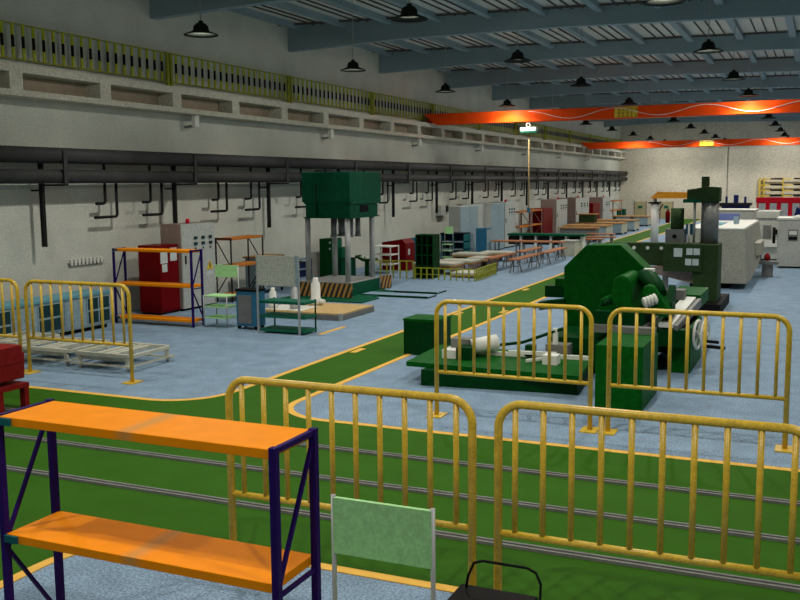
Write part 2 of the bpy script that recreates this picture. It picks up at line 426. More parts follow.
# ------------------------------------------------------------ pendant lamps
def lamp_obj():
    t = thing('pendant_lamp', '', 'lamp', (0, 0, 0), 0, 'pendant lamps')
    MB().lathe([(0.0, 0.24), (0.045, 0.24), (0.05, 0.20), (0.10, 0.185), (0.14, 0.14), (0.155, 0.05), (0.33, -0.02), (0.335, -0.035), (0.15, 0.03), (0.13, 0.12), (0.08, 0.16), (0.0, 0.17)], n=20).build('lamp_shade', LAMPK, t)
    MB().lathe([(0.0, 0.12), (0.02, 0.13), (0.022, 0.14), (0.02, 0.15), (0.0, 0.155)], n=12).build('bulb', LAMPK, t)
    MB().tube([(0, 0, 0.23), (0, 0, 1.0)], 0.012, 6).build('cord', LAMPW, t, loc=(0, 0, 0))
    return t
lamp0 = lamp_obj(); first = True
LROWS = [15.7+6.55*k for k in range(-2, 10)]
LCOLS = [(-11.2, 0.0), (-6.87, 0.2), (-2.52, 0.6), (1.8, 0.8)]
spot_d = bpy.data.lights.new('lamp_spot', 'SPOT'); spot_d.energy = SPOT_W; spot_d.color = LAMP_COL
spot_d.spot_size = math.radians(140); spot_d.spot_blend = 0.6; spot_d.shadow_soft_size = 0.04
bulb_d = bpy.data.lights.new('lamp_bulb', 'POINT'); bulb_d.energy = BULB_W; bulb_d.color = LAMP_COL; bulb_d.shadow_soft_size = 0.015
glow_d = bpy.data.lights.new('lamp_glow', 'SPOT'); glow_d.energy = GLOW_W; glow_d.color = LAMP_COL; glow_d.spot_size = PI; glow_d.spot_blend = 0.1; glow_d.shadow_soft_size = 0.015
bulb_e = glow_d.copy(); bulb_e.energy = 260.0      # the brighter lamps at the end wall
for ci, (x, yo) in enumerate(LCOLS):
    for ri, y in enumerate(LROWS):
        lz = 5.93; y = y+yo if ri < 6 else y
        if abs(y-35.6) < 0.8: y = 36.8 if ci == 1 else 35.3   # keeps the lamps clear of the near girder
        seen = ci < 3 and ri >= 2
        if seen:
            lab = 'dark bell shaped pendant lamp, %s row from the left wall, %s from the camera' % (ORD[ci], ORD[ri-2])
            if first: t = lamp0; t.location = (x, y, lz); t['label'] = lab; first = False
            else: t = dup(lamp0, (x, y, lz), lab)
            cord = [ch for ch in t.children if ch.name.startswith('cord')][0]
            cord.scale = (1, 1, 1.0)
            under = any(q-0.02 < x < q+0.22 for q in PUR)
            L_ = roofz(x)-(0.165 if under else 0.005)-lz-0.23
            cord.location = (0, 0, 0.23-0.23*L_/0.77); cord.scale = (1, 1, L_/0.77)
        s_ = bpy.data.objects.new('lamp_spot', spot_d); s_.location = (x, y, lz+0.09); col.objects.link(s_)
        if ci in (0, 2) and ri >= 1:
            b_ = bpy.data.objects.new('lamp_bulb', bulb_d); b_.location = (x, y, lz-0.15); col.objects.link(b_)
            g_ = bpy.data.objects.new('lamp_glow', glow_d if ri < len(LROWS)-1 else bulb_e); g_.location = (x, y, lz-0.06); col.objects.link(g_)

# ------------------------------------------------------------ bridge cranes
def crane(y, x0, zb, depth, label):
    t = thing('bridge_crane', label, 'crane', (0, y, zb))
    MB().prism([(x0, depth), (x0+0.55, 0), (XR-0.5, 0), (XR-0.1, depth)], 'y', 0, 0.45).build('girder', ORANGE, t, bevel=0.01)
    B('end_truck', (x0, 0.45, 5.42-zb), (x0+0.26, 1.6, depth+0.05), ORANGE, t)
    # festoon cable in arcs along the girder
    pts = []
    x = x0+4.4
    while x < XR-2:
        for i in range(12):
            a = i/12; xx = x+3.3*a
            pts.append((xx, -0.03, depth*0.52+depth*0.36*math.cos(2*PI*a)))
        x += 3.3
    MB().tube(pts, 0.012, 6).build('festoon_cable', WHITE, t)
    s = B('sign_plate', (-7.25, -0.03, 0.03), (-6.4, -0.005, depth-0.03), YPAINT, t)
    for r_, n_ in ((0.72, 5), (0.45, 4), (0.2, 5)):
        for i in range(n_):
            cx = -7.15+0.16*i+0.02; z = depth*r_; mk = MB()
            mk.box((cx, -0.036, z-0.03), (cx+0.09, -0.03, z-0.018)); mk.box((cx+0.03, -0.036, z-0.045), (cx+0.045, -0.03, z+0.03)); mk.box((cx+0.01, -0.036, z+0.015), (cx+0.08, -0.03, z+0.025))
            mk.build('sign_character', BLACK, s)
    return t
cr = crane(36.0, -14.98, 5.34, 0.44, 'orange bridge crane girder with festoon cable, nearer of the two')
cr2 = crane(62.6, -14.80, 5.14, 0.42, 'orange bridge crane girder with festoon cable, farther one above the back bay')
h = thing('hoist', 'white electric hoist under the near orange girder with long pendant pole', 'hoist', (-10.56, 36.1, 5.07))
B('housing', (-0.32, -0.15, -0.10), (0.32, 0.12, 0.06), WHITE, h, bevel=0.02)
B('trim_band', (-0.30, -0.16, -0.16), (0.34, 0.1, -0.10), DGREEN, h)
MB().tube([(-0.08, 0, 0.06), (-0.1, 0, 0.2), (0.0, 0, 0.235), (0.05, 0, 0.1)], 0.035, 8).build('hook', WHITE, h)
MB().tube([(0, 0, -0.12), (0, 0, -3.05)], 0.028, 8).build('pendant_pole', PLY, h)
B('pendant_control', (-0.05, -0.04, -3.25), (0.05, 0.04, -3.05), BLUE, h)

# ------------------------------------------------------------ yellow safety fences
def fence(L, label, group, loc):
    t = thing('safety_fence', label, 'fence', loc, 0, group)
    R_ = 0.17; H = 1.5; r = 0.030
    pts = [(0, 0, 0.01), (0, 0, H-R_)]+[(R_-R_*math.cos(a), 0, H-R_+R_*math.sin(a)) for a in [PI/2*i/7 for i in range(1, 8)]]
    pts += [(L-R_+R_*math.sin(a), 0, H-R_+R_*math.cos(a)) for a in [PI/2*i/7 for i in range(0, 8)]] + [(L, 0, 0.01)]
    MB().tube(pts, r, 12).build('frame', YFEN, t)
    MB().tube([(0, 0, 0.58), (L, 0, 0.58)], 0.025, 10).build('lower_rail', YFEN, t)
    for k in range(10):
        x = 0.12+0.2*k*(L-0.24)/1.8
        MB().tube([(x, 0, 0.57), (x, 0, H-0.01)], 0.0205, 10).build('bar', YFEN, t)
    for x in (0, L): B('base_plate', (x-0.10, -0.14, 0), (x+0.10, 0.14, 0.014), YFEN, t)
    return t
FG = 'yellow tubular safety fences'
fence(2.01, 'yellow tubular fence nearest the camera, left one, just behind the orange shelf', FG, (-4.17, 6.05, 0.008))
fence(2.00, 'yellow tubular fence nearest the camera, right one, running out of the right edge', FG, (-1.97, 6.05, 0.008))
fence(2.00, 'yellow tubular fence in front of the low green machine bed', FG, (-4.48, 11.18, 0))
fence(1.98, 'yellow tubular fence in front of the green box cabinet and handwheel', FG, (-2.26, 11.18, 0))
fence(2.08, 'yellow tubular fence in front of the blue-grey wall cabinets, with cream frames behind', FG, (-11.66, 11.35, 0))
fence(2.16, 'yellow tubular fence cut off by the left edge, behind the red machine', FG, (-14.0, 11.35, 0))

# ------------------------------------------------------------ orange shelf racks
def rack(label, loc, L, W, H, zs, rz=0, group='orange shelf racks', thick=0.055, post=0.042, board=SHELF, clip=True, posts=POST):
    t = thing('shelf_rack', label, 'shelf', loc, rz, group)
    for x in (0, L):
        for y in (0, W): MB().cbox((x, y, H/2), (post, post, H)).build('post', posts, t)
        s = -1 if x == 0 else 1
        MB().bar((x, 0, H-0.02), (x, W, H-0.02), 0.03).build('end_bar', posts, t)
        zz = [zs[0]-0.04, zs[1]-0.06, zs[2]+0.02]
        MB().bar((x, W, zz[0]), (x, 0, zz[1]), 0.022, 0.022).build('brace', posts, t)
        MB().bar((x, 0, zz[1]-0.03), (x, W, zz[2]), 0.022, 0.022).build('brace', posts, t)
        MB().bar((x, 0, zz[1]-0.02), (x, W, zz[1]-0.02), 0.022, 0.022).build('end_bar', posts, t)
    for z in zs:
        o = MB().box((-(L-post)/2, -(W)/2-0.012, -thick), ((L-post)/2, W/2+0.012, 0)).build('shelf_board', board, t, loc=(L/2, W/2, z), bevel=0.004)
        if clip: B('clip', (0.02, -0.03, z-0.05), (0.12, -0.013, z-0.005), TEAL, t)
    return t
rack('large orange shelf rack with dark purple posts in the near left corner', (-4.60, 4.20, 0), 1.98, 0.43, 1.61, (1.60, 0.85, 0.10), board=SHELFW)
rack('orange shelf rack standing in front of the red cabinet', (-14.16, 16.34, 0), 2.06, 0.36, 1.65, (1.64, 0.90, 0.16))
rack('orange shelf rack standing endwise behind the light green trolley', (-13.75, 20.25, 0), 1.5, 0.46, 1.66, (1.65, 0.95, 0.2), rz=PI/2, clip=False, board=SHELFD, post=0.032, posts=BROWND)

# ------------------------------------------------------------ light green trolleys
def green_trolley(label, loc, group='light green work trolleys'):
    t = thing('work_trolley', label, 'trolley', loc, 0, group); W, D, H = 0.54, 0.46, 1.45
    for x in (0, W): MB().tube([(x, D, 0), (x, D, H)], 0.013, 8).build('post', GREYL, t)
    for x in (0, W): MB().tube([(x, 0, 0), (x, 0, 0.76)], 0.013, 8).build('post', GREYL, t)
    B('back_panel', (0, D-0.012, H-0.30), (W, D+0.012, H-0.01), LGREEN, t)
    for z in (0.75, 0.50, 0.24): B('shelf', (-0.01, -0.01, z-0.025), (W+0.01, D-0.015, z), LGREEN, t)
    return t
green_trolley('light green trolley with back panel, nearest the camera beside the orange rack', (-2.19, 3.60, 0))
green_trolley('light green trolley with back panel, left of the blue bin', (-11.95, 16.52, 0)).scale = (1.08, 1.0, 0.90)
green_trolley('small light green trolley far off above the pale wood boxes', (-13.1, 33.3, 0)).scale = (0.62, 0.62, 0.95)

# black hand cart at the bottom edge
t = thing('hand_cart', 'black hand cart with looped handle at the bottom edge, right of the light green trolley', 'cart', (-1.745, 4.55, 0))
MB().box((0.0, -0.3, 0.70), (0.44, 0.16, 0.80)).build('tray', BLACK, t, bevel=0.01)
MB().box((0.03, -0.27, 0.14), (0.41, 0.13, 0.22)).build('tray', BLACK, t)
hp = [(0.04, 0.12, 0.78), (0.05, 0.13, 0.86), (0.08, 0.14, 0.935), (0.13, 0.14, 0.955), (0.38, 0.14, 0.955), (0.43, 0.14, 0.935), (0.46, 0.13, 0.88), (0.46, 0.10, 0.70), (0.40, 0.08, 0.70)]
MB().tube(hp, 0.008, 8).build('handle', BLACK, t)
for x in (0.04, 0.40):
    for y in (-0.25, 0.1):
        MB().tube([(x, y, 0.1), (x, y, 0.70)], 0.014, 6).build('leg', BLACK, t)
        MB().tube([(x-0.02, y, 0.05), (x+0.02, y, 0.05)], 0.05, 12).build('wheel', BLACK, t)

# ------------------------------------------------------------ red machine at the left edge
t = thing('vise_machine', 'dark red cast machine on a red stand at the left edge', 'machine', (-9.82, 9.2, 0))
MB().prism([(-1.6, 0.36), (-0.02, 0.42), (-0.0, 0.78), (-0.34, 0.74), (-0.36, 0.66), (-0.75, 0.62), (-1.6, 0.56)], 'y', -0.25, 0.28).build('body', REDM, t, bevel=0.015)
B('head_block', (-0.36, -0.2, 0.64), (0.0, 0.24, 0.88), REDM, t, bevel=0.012)
B('stand_top', (-1.6, -0.22, 0.30), (0.03, 0.3, 0.36), REDM, t)
for x, y in ((-0.02, -0.18), (-0.02, 0.26), (-1.5, -0.18), (-1.5, 0.26)): B('leg', (x-0.05, y-0.04, 0), (x+0.04, y+0.04, 0.30), REDM, t)
MB().tube([(-0.62, -0.1, 0.14), (-0.35, -0.1, 0.14)], 0.12, 16).build('motor', BLACK, t)

# ------------------------------------------------------------ cream metal frames behind the left fences
def cream_frame(label, loc, rz, L=1.75, W=1.25):
    t = thing('metal_pallet', label, 'pallet', loc, rz, 'cream metal frames on the floor')
    for y in (0, W): MB().box((0, y-0.03, 0.22), (L, y+0.03, 0.28)).build('side_rail', CREAM, t)
    for y in (0, W): MB().box((-0.06, y-0.045, 0.07), (L+0.12, y-0.01, 0.10)).build('lower_rail', CREAM, t)
    MB().box((L+0.02, -0.12, 0.08), (L+0.05, W+0.1, 0.11)).build('lower_rail', CREAM, t)
    for x in (0, L): MB().box((x-0.03, 0, 0.22), (x+0.03, W, 0.27)).build('end_rail', CREAM, t)
    for x in (0.35*L, 0.5*L, 0.62*L): MB().box((x-0.05, 0, 0.20), (x+0.05, W, 0.26)).build('cross_slat', CREAM, t)
    MB().box((0.05, 0.08, 0.15), (L*0.45, W-0.1, 0.19)).build('tray', CREAM, t)
    MB().box((L*0.1, 0.01, 0.15), (L-0.1, 0.03, 0.22)).build('side_plate', CREAM, t)
    for x in (0.06, L-0.06):
        for y in (0.0, W):
            MB().bar((x, y, 0.25), (x+0.03, y, 0.03), 0.06, 0.05).build('leg', CREAM, t)
            MB().lathe([(0.0, 0), (0.035, 0), (0.035, 0.015), (0.012, 0.02), (0.012, 0.06), (0, 0.06)], (x+0.03, y, 0), 10).build('foot', GREYM, t)
    return t
cream_frame('low cream metal frame, rightmost of three behind the left fence', (-11.28, 12.0, 0), 0, 1.12, 1.0)
cream_frame('low cream metal frame, middle one of three behind the left fence', (-12.62, 12.05, 0), 0, 1.12, 1.0)
cream_frame('low cream metal frame, leftmost of three, cut by the left edge', (-13.85, 12.25, 0), 0, 1.0, 1.0)

# ------------------------------------------------------------ blue-grey window cabinets along the wall
def wincab(label, y0, L):
    t = thing('wall_cabinet', label, 'cabinet', (-13.88, y0, 0), 0, 'low blue-grey cabinets along the wall')
    B('body', (-0.6, 0, 0.08), (0, L, 0.68), GREYB, t)
    B('top', (-0.62, -0.01, 0.68), (0.03, L+0.01, 0.73), TOPB, t)
    B('plinth', (-0.55, 0.05, 0.0), (-0.06, L-0.05, 0.08), BLACK, t)
    for (a, b) in ((0.47*L, 0.99*L),):
        f = B('door', (0.0, a, 0.12), (0.015, b, 0.66), GREYB, t)
        mid = (a+b)/2
        for (ya, yb) in ((a+0.03, mid-0.02), (mid+0.02, b-0.03)):
            for (za, zb) in ((0.15, 0.37), (0.41, 0.63)): B('pane', (0.012, ya, za), (0.02, yb, zb), GLASSD, f)
    B('drawer', (0.0, 0.04, 0.12), (0.012, 0.45*L, 0.64), GREYB, t)
    return t
wincab('low blue-grey cabinet with dark panes, nearest the left edge', 11.80, 1.33).scale = (1, 1, 1.08)
wincab('low blue-grey cabinet with dark panes, middle of the wall row', 13.15, 1.33).scale = (1, 1, 1.08)
wincab('low blue-grey cabinet with dark panes, right end of the wall row', 14.50, 1.33).scale = (1, 1, 1.08)
t = thing('hook_rail', 'small grey wall rail with a row of white hooks above the cabinets', 'wall rail', (XL, 16.05, 1.25))
B('rail', (0, 0, 0), (0.04, 1.1, 0.06), GREYM, t)
for k in range(9):
    MB().box((0.0, 0.04+0.12*k, 0.0), (0.06, 0.10+0.12*k, 0.14)).build('hook', WHITE, t)

# ------------------------------------------------------------ red and grey cabinets
def red_cabinet(label, x0, y0, dx, dy, z, papers=True):
    t = thing('tool_cabinet', label, 'cabinet', (x0, y0, 0), 0, 'red cabinets')
    B('body', (-dx, 0, 0.05), (0, dy, z), RED, t, bevel=0.008)
    B('door', (0, 0.02, 0.1), (0.015, dy-0.02, z-0.04), RED, t)
    B('plinth', (-dx+0.03, 0.03, 0), (-0.03, dy-0.03, 0.05), BLACK, t)
    if papers:
        for (a, b, za, zb) in ((0.03, 0.28, z-0.42, z-0.08), (0.08, 0.26, z-0.62, z-0.44), (0.38, 0.62, z-0.38, z-0.07)):
            B('paper_notice', (0.015, a*dy/0.7, za), (0.019, b*dy/0.7, zb), PAPER, t)
    return t
red_cabinet('dark red tool cabinet with paper notices, behind the near orange rack', -13.97, 17.65, 0.60, 0.72, 1.62)
def control_cabinet(label, x0, y0, dx, dy, z, sign=False, side=GREY):
    t = thing('control_cabinet', label, 'cabinet', (x0, y0, 0), 0, 'grey control cabinets')
    B('body', (-dx, 0, 0.06), (-0.02, dy, z), side, t)
    d = B('door', (-0.02, 0.0, 0.06), (0.012, dy, z+0.004), GREY, t)
    B('plinth', (-dx+0.02, 0.02, 0), (-0.03, dy-0.02, 0.06), BLACK, t)
    for r_ in range(2):
        for c_ in range(3):
            yb = dy*(0.36+0.23*c_)
            B('meter', (0.012, yb, z-0.38-0.14*r_), (0.03, yb+0.12*dy/1.3, z-0.31-0.14*r_), GLASSD, t)
            B('button', (0.012, yb+0.03, z-0.62), (0.03, yb+0.07, z-0.58), DGREEN, t)
    B('handle', (0.012, 0.1, z-0.95), (0.035, 0.13, z-0.75), BLACK, d)
    MB().lathe([(0, 0), (0.05, 0), (0.05, 0.09), (0.03, 0.12), (0, 0.12)], (-0.15, 0.35*dy, z), 12).build('warning_lamp', REDL, t)
    if sign:
        s = MB().prism([(dy*0.72, z-1.15), (dy*0.93, z-1.15), (dy*0.825, z-0.92)], 'x', 0.012, 0.02).build('warning_sign', YPAINT, t)
        MB().bar((0.022, dy*0.825, z-0.98), (0.022, dy*0.81, z-1.06), 0.012, 0.022).bar((0.022, dy*0.84, z-1.05), (0.022, dy*0.825, z-1.12), 0.012, 0.022).build('sign_mark', BLACK, s)
        B('paper_notice', (0.012, dy*0.72, z-1.28), (0.016, dy*0.93, z-1.20), PAPER, t)
    return t
control_cabinet('grey control cabinet with meters and warning triangle, behind the red tool cabinet', -13.9, 18.42, 0.6, 1.32, 2.08, True, BROWN)

# ------------------------------------------------------------ blue bin, green shelf cart with speckled board
t = thing('waste_trolley', 'blue wheeled bin with grey front and black lid, beside the light green trolley', 'bin', (-11.13, 16.52, 0))
B('body', (0, 0, 0.07), (0.5, 0.34, 0.80), BLUE, t, bevel=0.01)
B('front_panel', (0.05, -0.012, 0.13), (0.38, 0, 0.72), GREYM, t)
B('lid', (-0.01, -0.01, 0.80), (0.51, 0.35, 0.845), BLACK, t)
for x in (0.03, 0.44):
    for y in (0.06, 0.3): MB().tube([(x-0.02, y, 0.05), (x+0.02, y, 0.05)], 0.05, 12).build('wheel', BLACK, t)
MB().tube([(0.28, 0.2, 0.84), (0.34, 0.2, 0.98), (0.44, 0.2, 1.0), (0.5, 0.2, 0.86)], 0.012, 6).build('handle', BLACK, t)
t = thing('shelf_cart', 'dark green shelf cart with speckled grey board on grey posts', 'cart', (-10.42, 16.25, 0))
for x in (0, 0.96): MB().cbox((x, 0, 0.80), (0.035, 0.035, 1.6)).build('post', GREYL, t)
for x in (0.08, 1.05): MB().cbox((x, 0.5, 0.34), (0.025, 0.025, 0.68)).build('post', MGREEND, t)
B('display_board', (0.01, -0.02, 0.98), (0.95, 0.02, 1.585), SPECK, t)
B('board_edge', (0.90, -0.03, 0.98), (0.965, 0.03, 1.6), GREYB, t)
for z in (0.66, 0.37, 0.09): B('shelf', (0.02, 0.02, z-0.05), (1.07, 0.52, z), DGREEN, t)

# ------------------------------------------------------------ low wooden platform with white parts on it
t = thing('low_platform', 'low platform with tan plywood top and white slab beside the green shelf cart', 'platform', (-11.75, 18.34, 0))
B('top', (0, 0, 0.12), (2.14, 1.65, 0.155), PLY, t)
B('edge_frame', (0.0, -0.01, 0.0), (2.15, 1.66, 0.12), GREYM, t)
B('slab', (0.05, 0.1, 0.155), (1.05, 0.95, 0.165), WHITE, t)
B('corner_strip', (2.08, -0.02, 0.0), (2.155, 0.04, 0.16), GREYL, t)
def jug(label, loc, s, m=WHITE, knob=False):
    t = thing('machined_part', label, 'machine part', loc, 0, 'white turned parts on the platform')
    MB().lathe([(0, 0), (0.13*s, 0), (0.13*s, 0.12*s), (0.10*s, 0.14*s), (0.10*s, 0.46*s), (0.055*s, 0.50*s), (0.055*s, 0.58*s), (0, 0.58*s)], n=16).build('body', m, t)
    if knob: MB().tube([(0.1*s, -0.02, 0.08), (0.22*s, -0.02, 0.08)], 0.06, 12).build('side_knob', m, t)
    return t
jug('tall white necked part standing on the tan platform in front of the striped board', (-10.92, 19.55, 0.156), 1.12, knob=True)
jug('grey-white squat part on the white slab, seen through the green cart', (-11.02, 18.75, 0.166), 0.95, GREYL)
jug('small white part farther left on the white slab behind the speckled board', (-11.55, 18.65, 0.166), 0.82)

# ------------------------------------------------------------ four-column press
t = thing('column_press', 'tall green four-column press with boxed head, left of centre', 'press', (0, 0, 0))
B('base', (-12.95, 22.35, 0.0), (-11.40, 24.15, 0.36), PGREEN, t, bevel=0.01)
B('table', (-12.95, 22.35, 0.36), (-11.40, 24.15, 0.385), GREYL, t)
for (x, y) in ((-12.80, 22.55), (-11.56, 22.50), (-12.72, 23.95), (-11.52, 23.92)):
    MB().tube([(x, y, 0.385), (x, y, 2.12)], 0.075, 16).build('column', GREYL, t)
for (x, y, r_) in ((-12.25, 23.0, 0.07), (-12.2, 23.4, 0.10), (-11.75, 23.1, 0.05), (-11.75, 23.5, 0.07)):
    MB().tube([(x, y, 1.62), (x, y, 2.12)], r_, 12).tube([(x, y, 1.56), (x, y, 1.62)], r_*1.3, 12).build('cylinder', GREYM, t)
B('lower_housing', (-12.80, 22.45, 2.09), (-11.46, 24.18, 2.52), PGREEN, t, bevel=0.01)
B('lip', (-12.84, 22.41, 2.09), (-11.42, 24.22, 2.12), PGREEN, t)
hd = B('head', (-12.87, 22.38, 2.52), (-11.42, 24.32, 3.32), PGREEN, t, bevel=0.01)
B('step_band', (-12.83, 22.42, 2.47), (-11.40, 24.26, 2.55), PGREEN, t)
B('vent', (-11.455, 23.05, 2.24), (-11.44, 23.55, 2.42), BLACK, t)
B('panel_seam', (-12.44, 22.372, 2.12), (-12.42, 22.46, 3.0), MGREEND, t)
MB().tube([(-12.45, 22.36, 3.36), (-11.9, 22.36, 3.36)], 0.02, 8).build('top_pipe', PIPED, t)
def haz(label, a, b, rz=0):
    L = b
    t = thing('hazard_board', label, 'barrier', a, rz, 'striped boards round the press')
    MB().box((0, 0, 0.02), (L, 0.04, 0.38)).build('striped_panel', HAZ, t)
    for x in (0.1, L-0.1): B('foot', (x-0.03, -0.02, 0), (x+0.03, 0.1, 0.02), BLACK, t)
haz('black and orange striped board in front of the press base', (-12.75, 21.85, 0.03), 1.62)
haz('short striped board at the right rear corner of the press', (-11.33, 24.1, 0.03), 0.45, math.radians(75))
B_ = MB().box((-13.0, 21.25, 0), (-10.55, 22.3, 0.03)).box((-11.38, 22.3, 0), (-10.75, 24.2, 0.03)).build('floor_plate', PGREEN)
tag(B_, 'flat dark green floor plate around the foot of the press', 'floor plate')
for (a, b, l_) in (((-11.3, 22.75, 0), (-9.35, 23.35, 0.05), 'nearer'), ((-11.1, 23.75, 0), (-9.5, 24.45, 0.05), 'farther')):
    t = thing('low_ramp', '%s thin flat plate with dark edge on the floor right of the press' % l_, 'ramp', a)
    B('plate', (0, 0, 0.03), (b[0]-a[0], b[1]-a[1], 0.05), FLOOR, t)
    B('edge', (0, -0.03, 0), (b[0]-a[0], 0, 0.055), MGREEND, t)
    B('frame', (0, 0, 0), (b[0]-a[0], b[1]-a[1], 0.03), MGREEND, t)

# consoles behind the press
t = thing('power_cabinet', 'green power cabinet standing behind the press by the wall', 'cabinet', (-14.85, 26.9, 0))
B('body', (0, 0, 0.0), (0.42, 0.75, 1.25), MGREEND, t); B('side_door', (0.42, 0.02, 0.05), (0.435, 0.73, 1.2), PGREEN, t)
B('switch_box', (0.435, 0.5, 0.55), (0.55, 0.8, 0.95), PGREEN, t)
for z in (0.9, 1.1): B('hinge', (0.36, -0.02, z), (0.41, 0, z+0.06), GREYL, t)
t = thing('pump_box', 'small green box with dark lid between cabinet and console', 'box', (-14.28, 27.3, 0))
B('body', (0, 0, 0), (0.28, 0.5, 0.56), PGREEN, t); B('lid', (-0.02, -0.02, 0.56), (0.30, 0.52, 0.60), MGREEND, t)
t = thing('control_console', 'slim green console desk on a post behind the press', 'console', (-13.72, 27.6, 0))
B('post', (0.1, 0.1, 0), (0.22, 0.2, 0.5), MGREEND, t)
MB().prism([(-0.2, 0.62), (0.1, 0.48), (0.45, 0.52), (0.45, 0.58), (0.1, 0.56), (-0.2, 0.68)], 'y', 0, 0.4).build('desk', MGREEND, t)
for k in range(3): B('gauge', (-0.05+0.16*k, 0.1, 0.57), (0.03+0.16*k, 0.2, 0.66-0.02*k), WHITE, t)
t = thing('parts_rack', 'dark blue parts rack with white shelves by the wall, left of the press', 'rack', (-14.7, 24.2, 0))
for y in (0, 0.9): 
    for x in (0, 0.5): B('post', (x, y, 0), (x+0.05, y+0.05, 0.78), NAVY, t)
for z in (0.2, 0.46, 0.74): B('shelf', (0, 0, z), (0.55, 0.95, z+0.04), GREYB, t)
for z in (0.24, 0.50): B('bin', (0.08, 0.1, z), (0.5, 0.85, z+0.18), NAVY, t)
t = thing('tool_table', 'grey-blue table with tan top by the wall behind the speckled board', 'table', (-14.7, 22.2, 0))
B('top', (0, 0, 0.98), (0.7, 1.1, 1.02), WOOD, t); B('body', (0.05, 0.05, 0.1), (0.65, 1.05, 0.98), GREYB, t)
for (x, y) in ((0.06, 0.06), (0.6, 0.06), (0.06, 1.0), (0.6, 1.0)): B('leg', (x, y, 0), (x+0.05, y+0.05, 0.1), BLACK, t)

# ------------------------------------------------------------ middle distance along the wall
t = thing('white_shelf_table', 'white metal shelf table behind the low yellow railing', 'table', (-13.75, 28.5, 0))
for z in (0.90, 0.62, 0.3): B('shelf', (0, 0, z), (0.70, 0.7, z+0.03), WHITE, t)
for (x, y) in ((0, 0), (0.67, 0), (0, 0.67), (0.67, 0.67)): B('leg', (x, y, 0), (x+0.03, y+0.03, 0.9), WHITE, t)
def sloped(label, loc, m, s=1.0, name='washing_machine', cat='machine', panel=PAPER):
    t = thing(name, label, cat, loc)
    MB().prism([(0, 0), (0.9, 0), (0.9, 0.95), (0.75, 1.10), (0, 0.98)], 'y', 0, 0.8).build('body', m, t)
    B('notice', (0.9, 0.2, 0.55), (0.91, 0.35, 0.75), panel, t)
    B('base', (0.03, 0.03, -0.001), (0.87, 0.77, 0.02), BLACK, t)
    return t
sloped('dark red sloping machine beside the white shelf table', (-13.95, 29.75, 0), RED, cat='machine', name='press_brake')
sloped('dark blue sloping machine behind the red sloping machine', (-13.95, 31.2, 0), BLUE, cat='machine', name='press_brake')
t = thing('open_cabinet', 'tall dark green open cabinet behind the low yellow railing', 'cabinet', (-11.78, 27.62, 0))
for x in (0, 0.19, 0.38, 0.57): B('upright', (x, 0, 0), (x+0.035, 0.55, 1.38), MGREEND, t)
for z in (0.05, 0.38, 0.72, 1.04, 1.36): B('shelf', (0, 0.02, z), (0.60, 0.54, z+0.03), MGREEND, t)
B('back', (0, 0.53, 0), (0.605, 0.56, 1.38), MGREEND, t)
# low yellow railings
def low_rail(label, a, b, h, n):
    t = thing('low_railing', label, 'railing', (a[0], a[1], 0), 0, 'low yellow railings round the timber area')
    d = Vector((b[0]-a[0], b[1]-a[1], 0))
    MB().bar((0, 0, h), (d.x, d.y, h), 0.035).build('top_rail', YRAIL, t)
    MB().bar((0, 0, h*0.45), (d.x, d.y, h*0.45), 0.02).build('mid_rail', YRAIL, t)
    for k in range(n+1):
        p = d*k/n
        B('bar', (p.x-0.018, p.y-0.018, 0), (p.x+0.018, p.y+0.018, h), YRAIL, t)
low_rail('low yellow railing left of the dark green open cabinet', (-13.1, 27.3), (-11.76, 27.4), 0.56, 6)
low_rail('low yellow railing in front of the pale timber, facing the camera', (-11.70, 27.4), (-9.67, 27.32), 0.36, 10)
low_rail('low yellow railing at the right side of the pale timber', (-9.64, 27.40), (-9.80, 29.75), 0.36, 12)
# timber blocks
def stack(label, x, y, dx, dy, h):
    t = thing('timber_block', label, 'block', (x, y, 0), 0, 'pale timber blocks behind the low railing')
    B('top_board', (0, 0, h-0.06), (dx, dy, h), PLY if False else CREAM, t)
    for k in range(3): B('bearer', (0.03+k*(dx-0.16)/2, 0.02, 0), (0.13+k*(dx-0.16)/2, dy-0.02, h-0.12), BROWN, t)
    B('mid_board', (0, 0, h-0.12), (dx, dy, h-0.06), WOOD, t)
for (nm, x, y, dx, dy, h) in (('first from the left, beside the dark cabinet', -12.45, 28.9, 1.5, 1.0, 0.38), ('second from the left', -12.2, 30.6, 1.3, 0.9, 0.34), ('nearest the benches', -11.6, 31.9, 0.9, 1.0, 0.34),
        ('low one at the right end inside the railing', -10.8, 28.2, 0.9, 1.3, 0.16), ('farthest, against the grey cabinets', -12.6, 33.0, 1.3, 0.9, 0.4), ('second farthest, left of the long table', -12.0, 34.5, 1.2, 0.8, 0.36)):
    stack('pale timber block on bearers, '+nm, x, y, dx, dy, h)
# teal shelf, wall box
t = thing('teal_shelf', 'small teal shelf unit with a dark top in front of the grey lockers', 'shelf', (-13.2, 34.6, 0))
B('top', (-0.5, 0, 1.02), (0.5, 0.75, 1.06), BLACK, t)
for x in (-0.48, 0.0, 0.46): B('upright', (x, 0.02, 0), (x+0.04, 0.7, 1.02), TEAL, t)
for z in (0.1, 0.4, 0.7): B('shelf', (-0.48, 0.02, z), (0.5, 0.7, z+0.04), GREYB, t)
B('back', (-0.48, 0.68, 0), (0.5, 0.72, 1.02), BLUE, t)
t = thing('meter_box', 'small grey meter box on the wall above the trolley far left of lockers', 'meter box', (XL, 37.9, 1.62))
B('box', (0, 0, 0), (0.25, 0.9, 0.42), GREY, t); B('switch', (0.25, 0.55, 0.15), (0.3, 0.75, 0.4), BLACK, t)
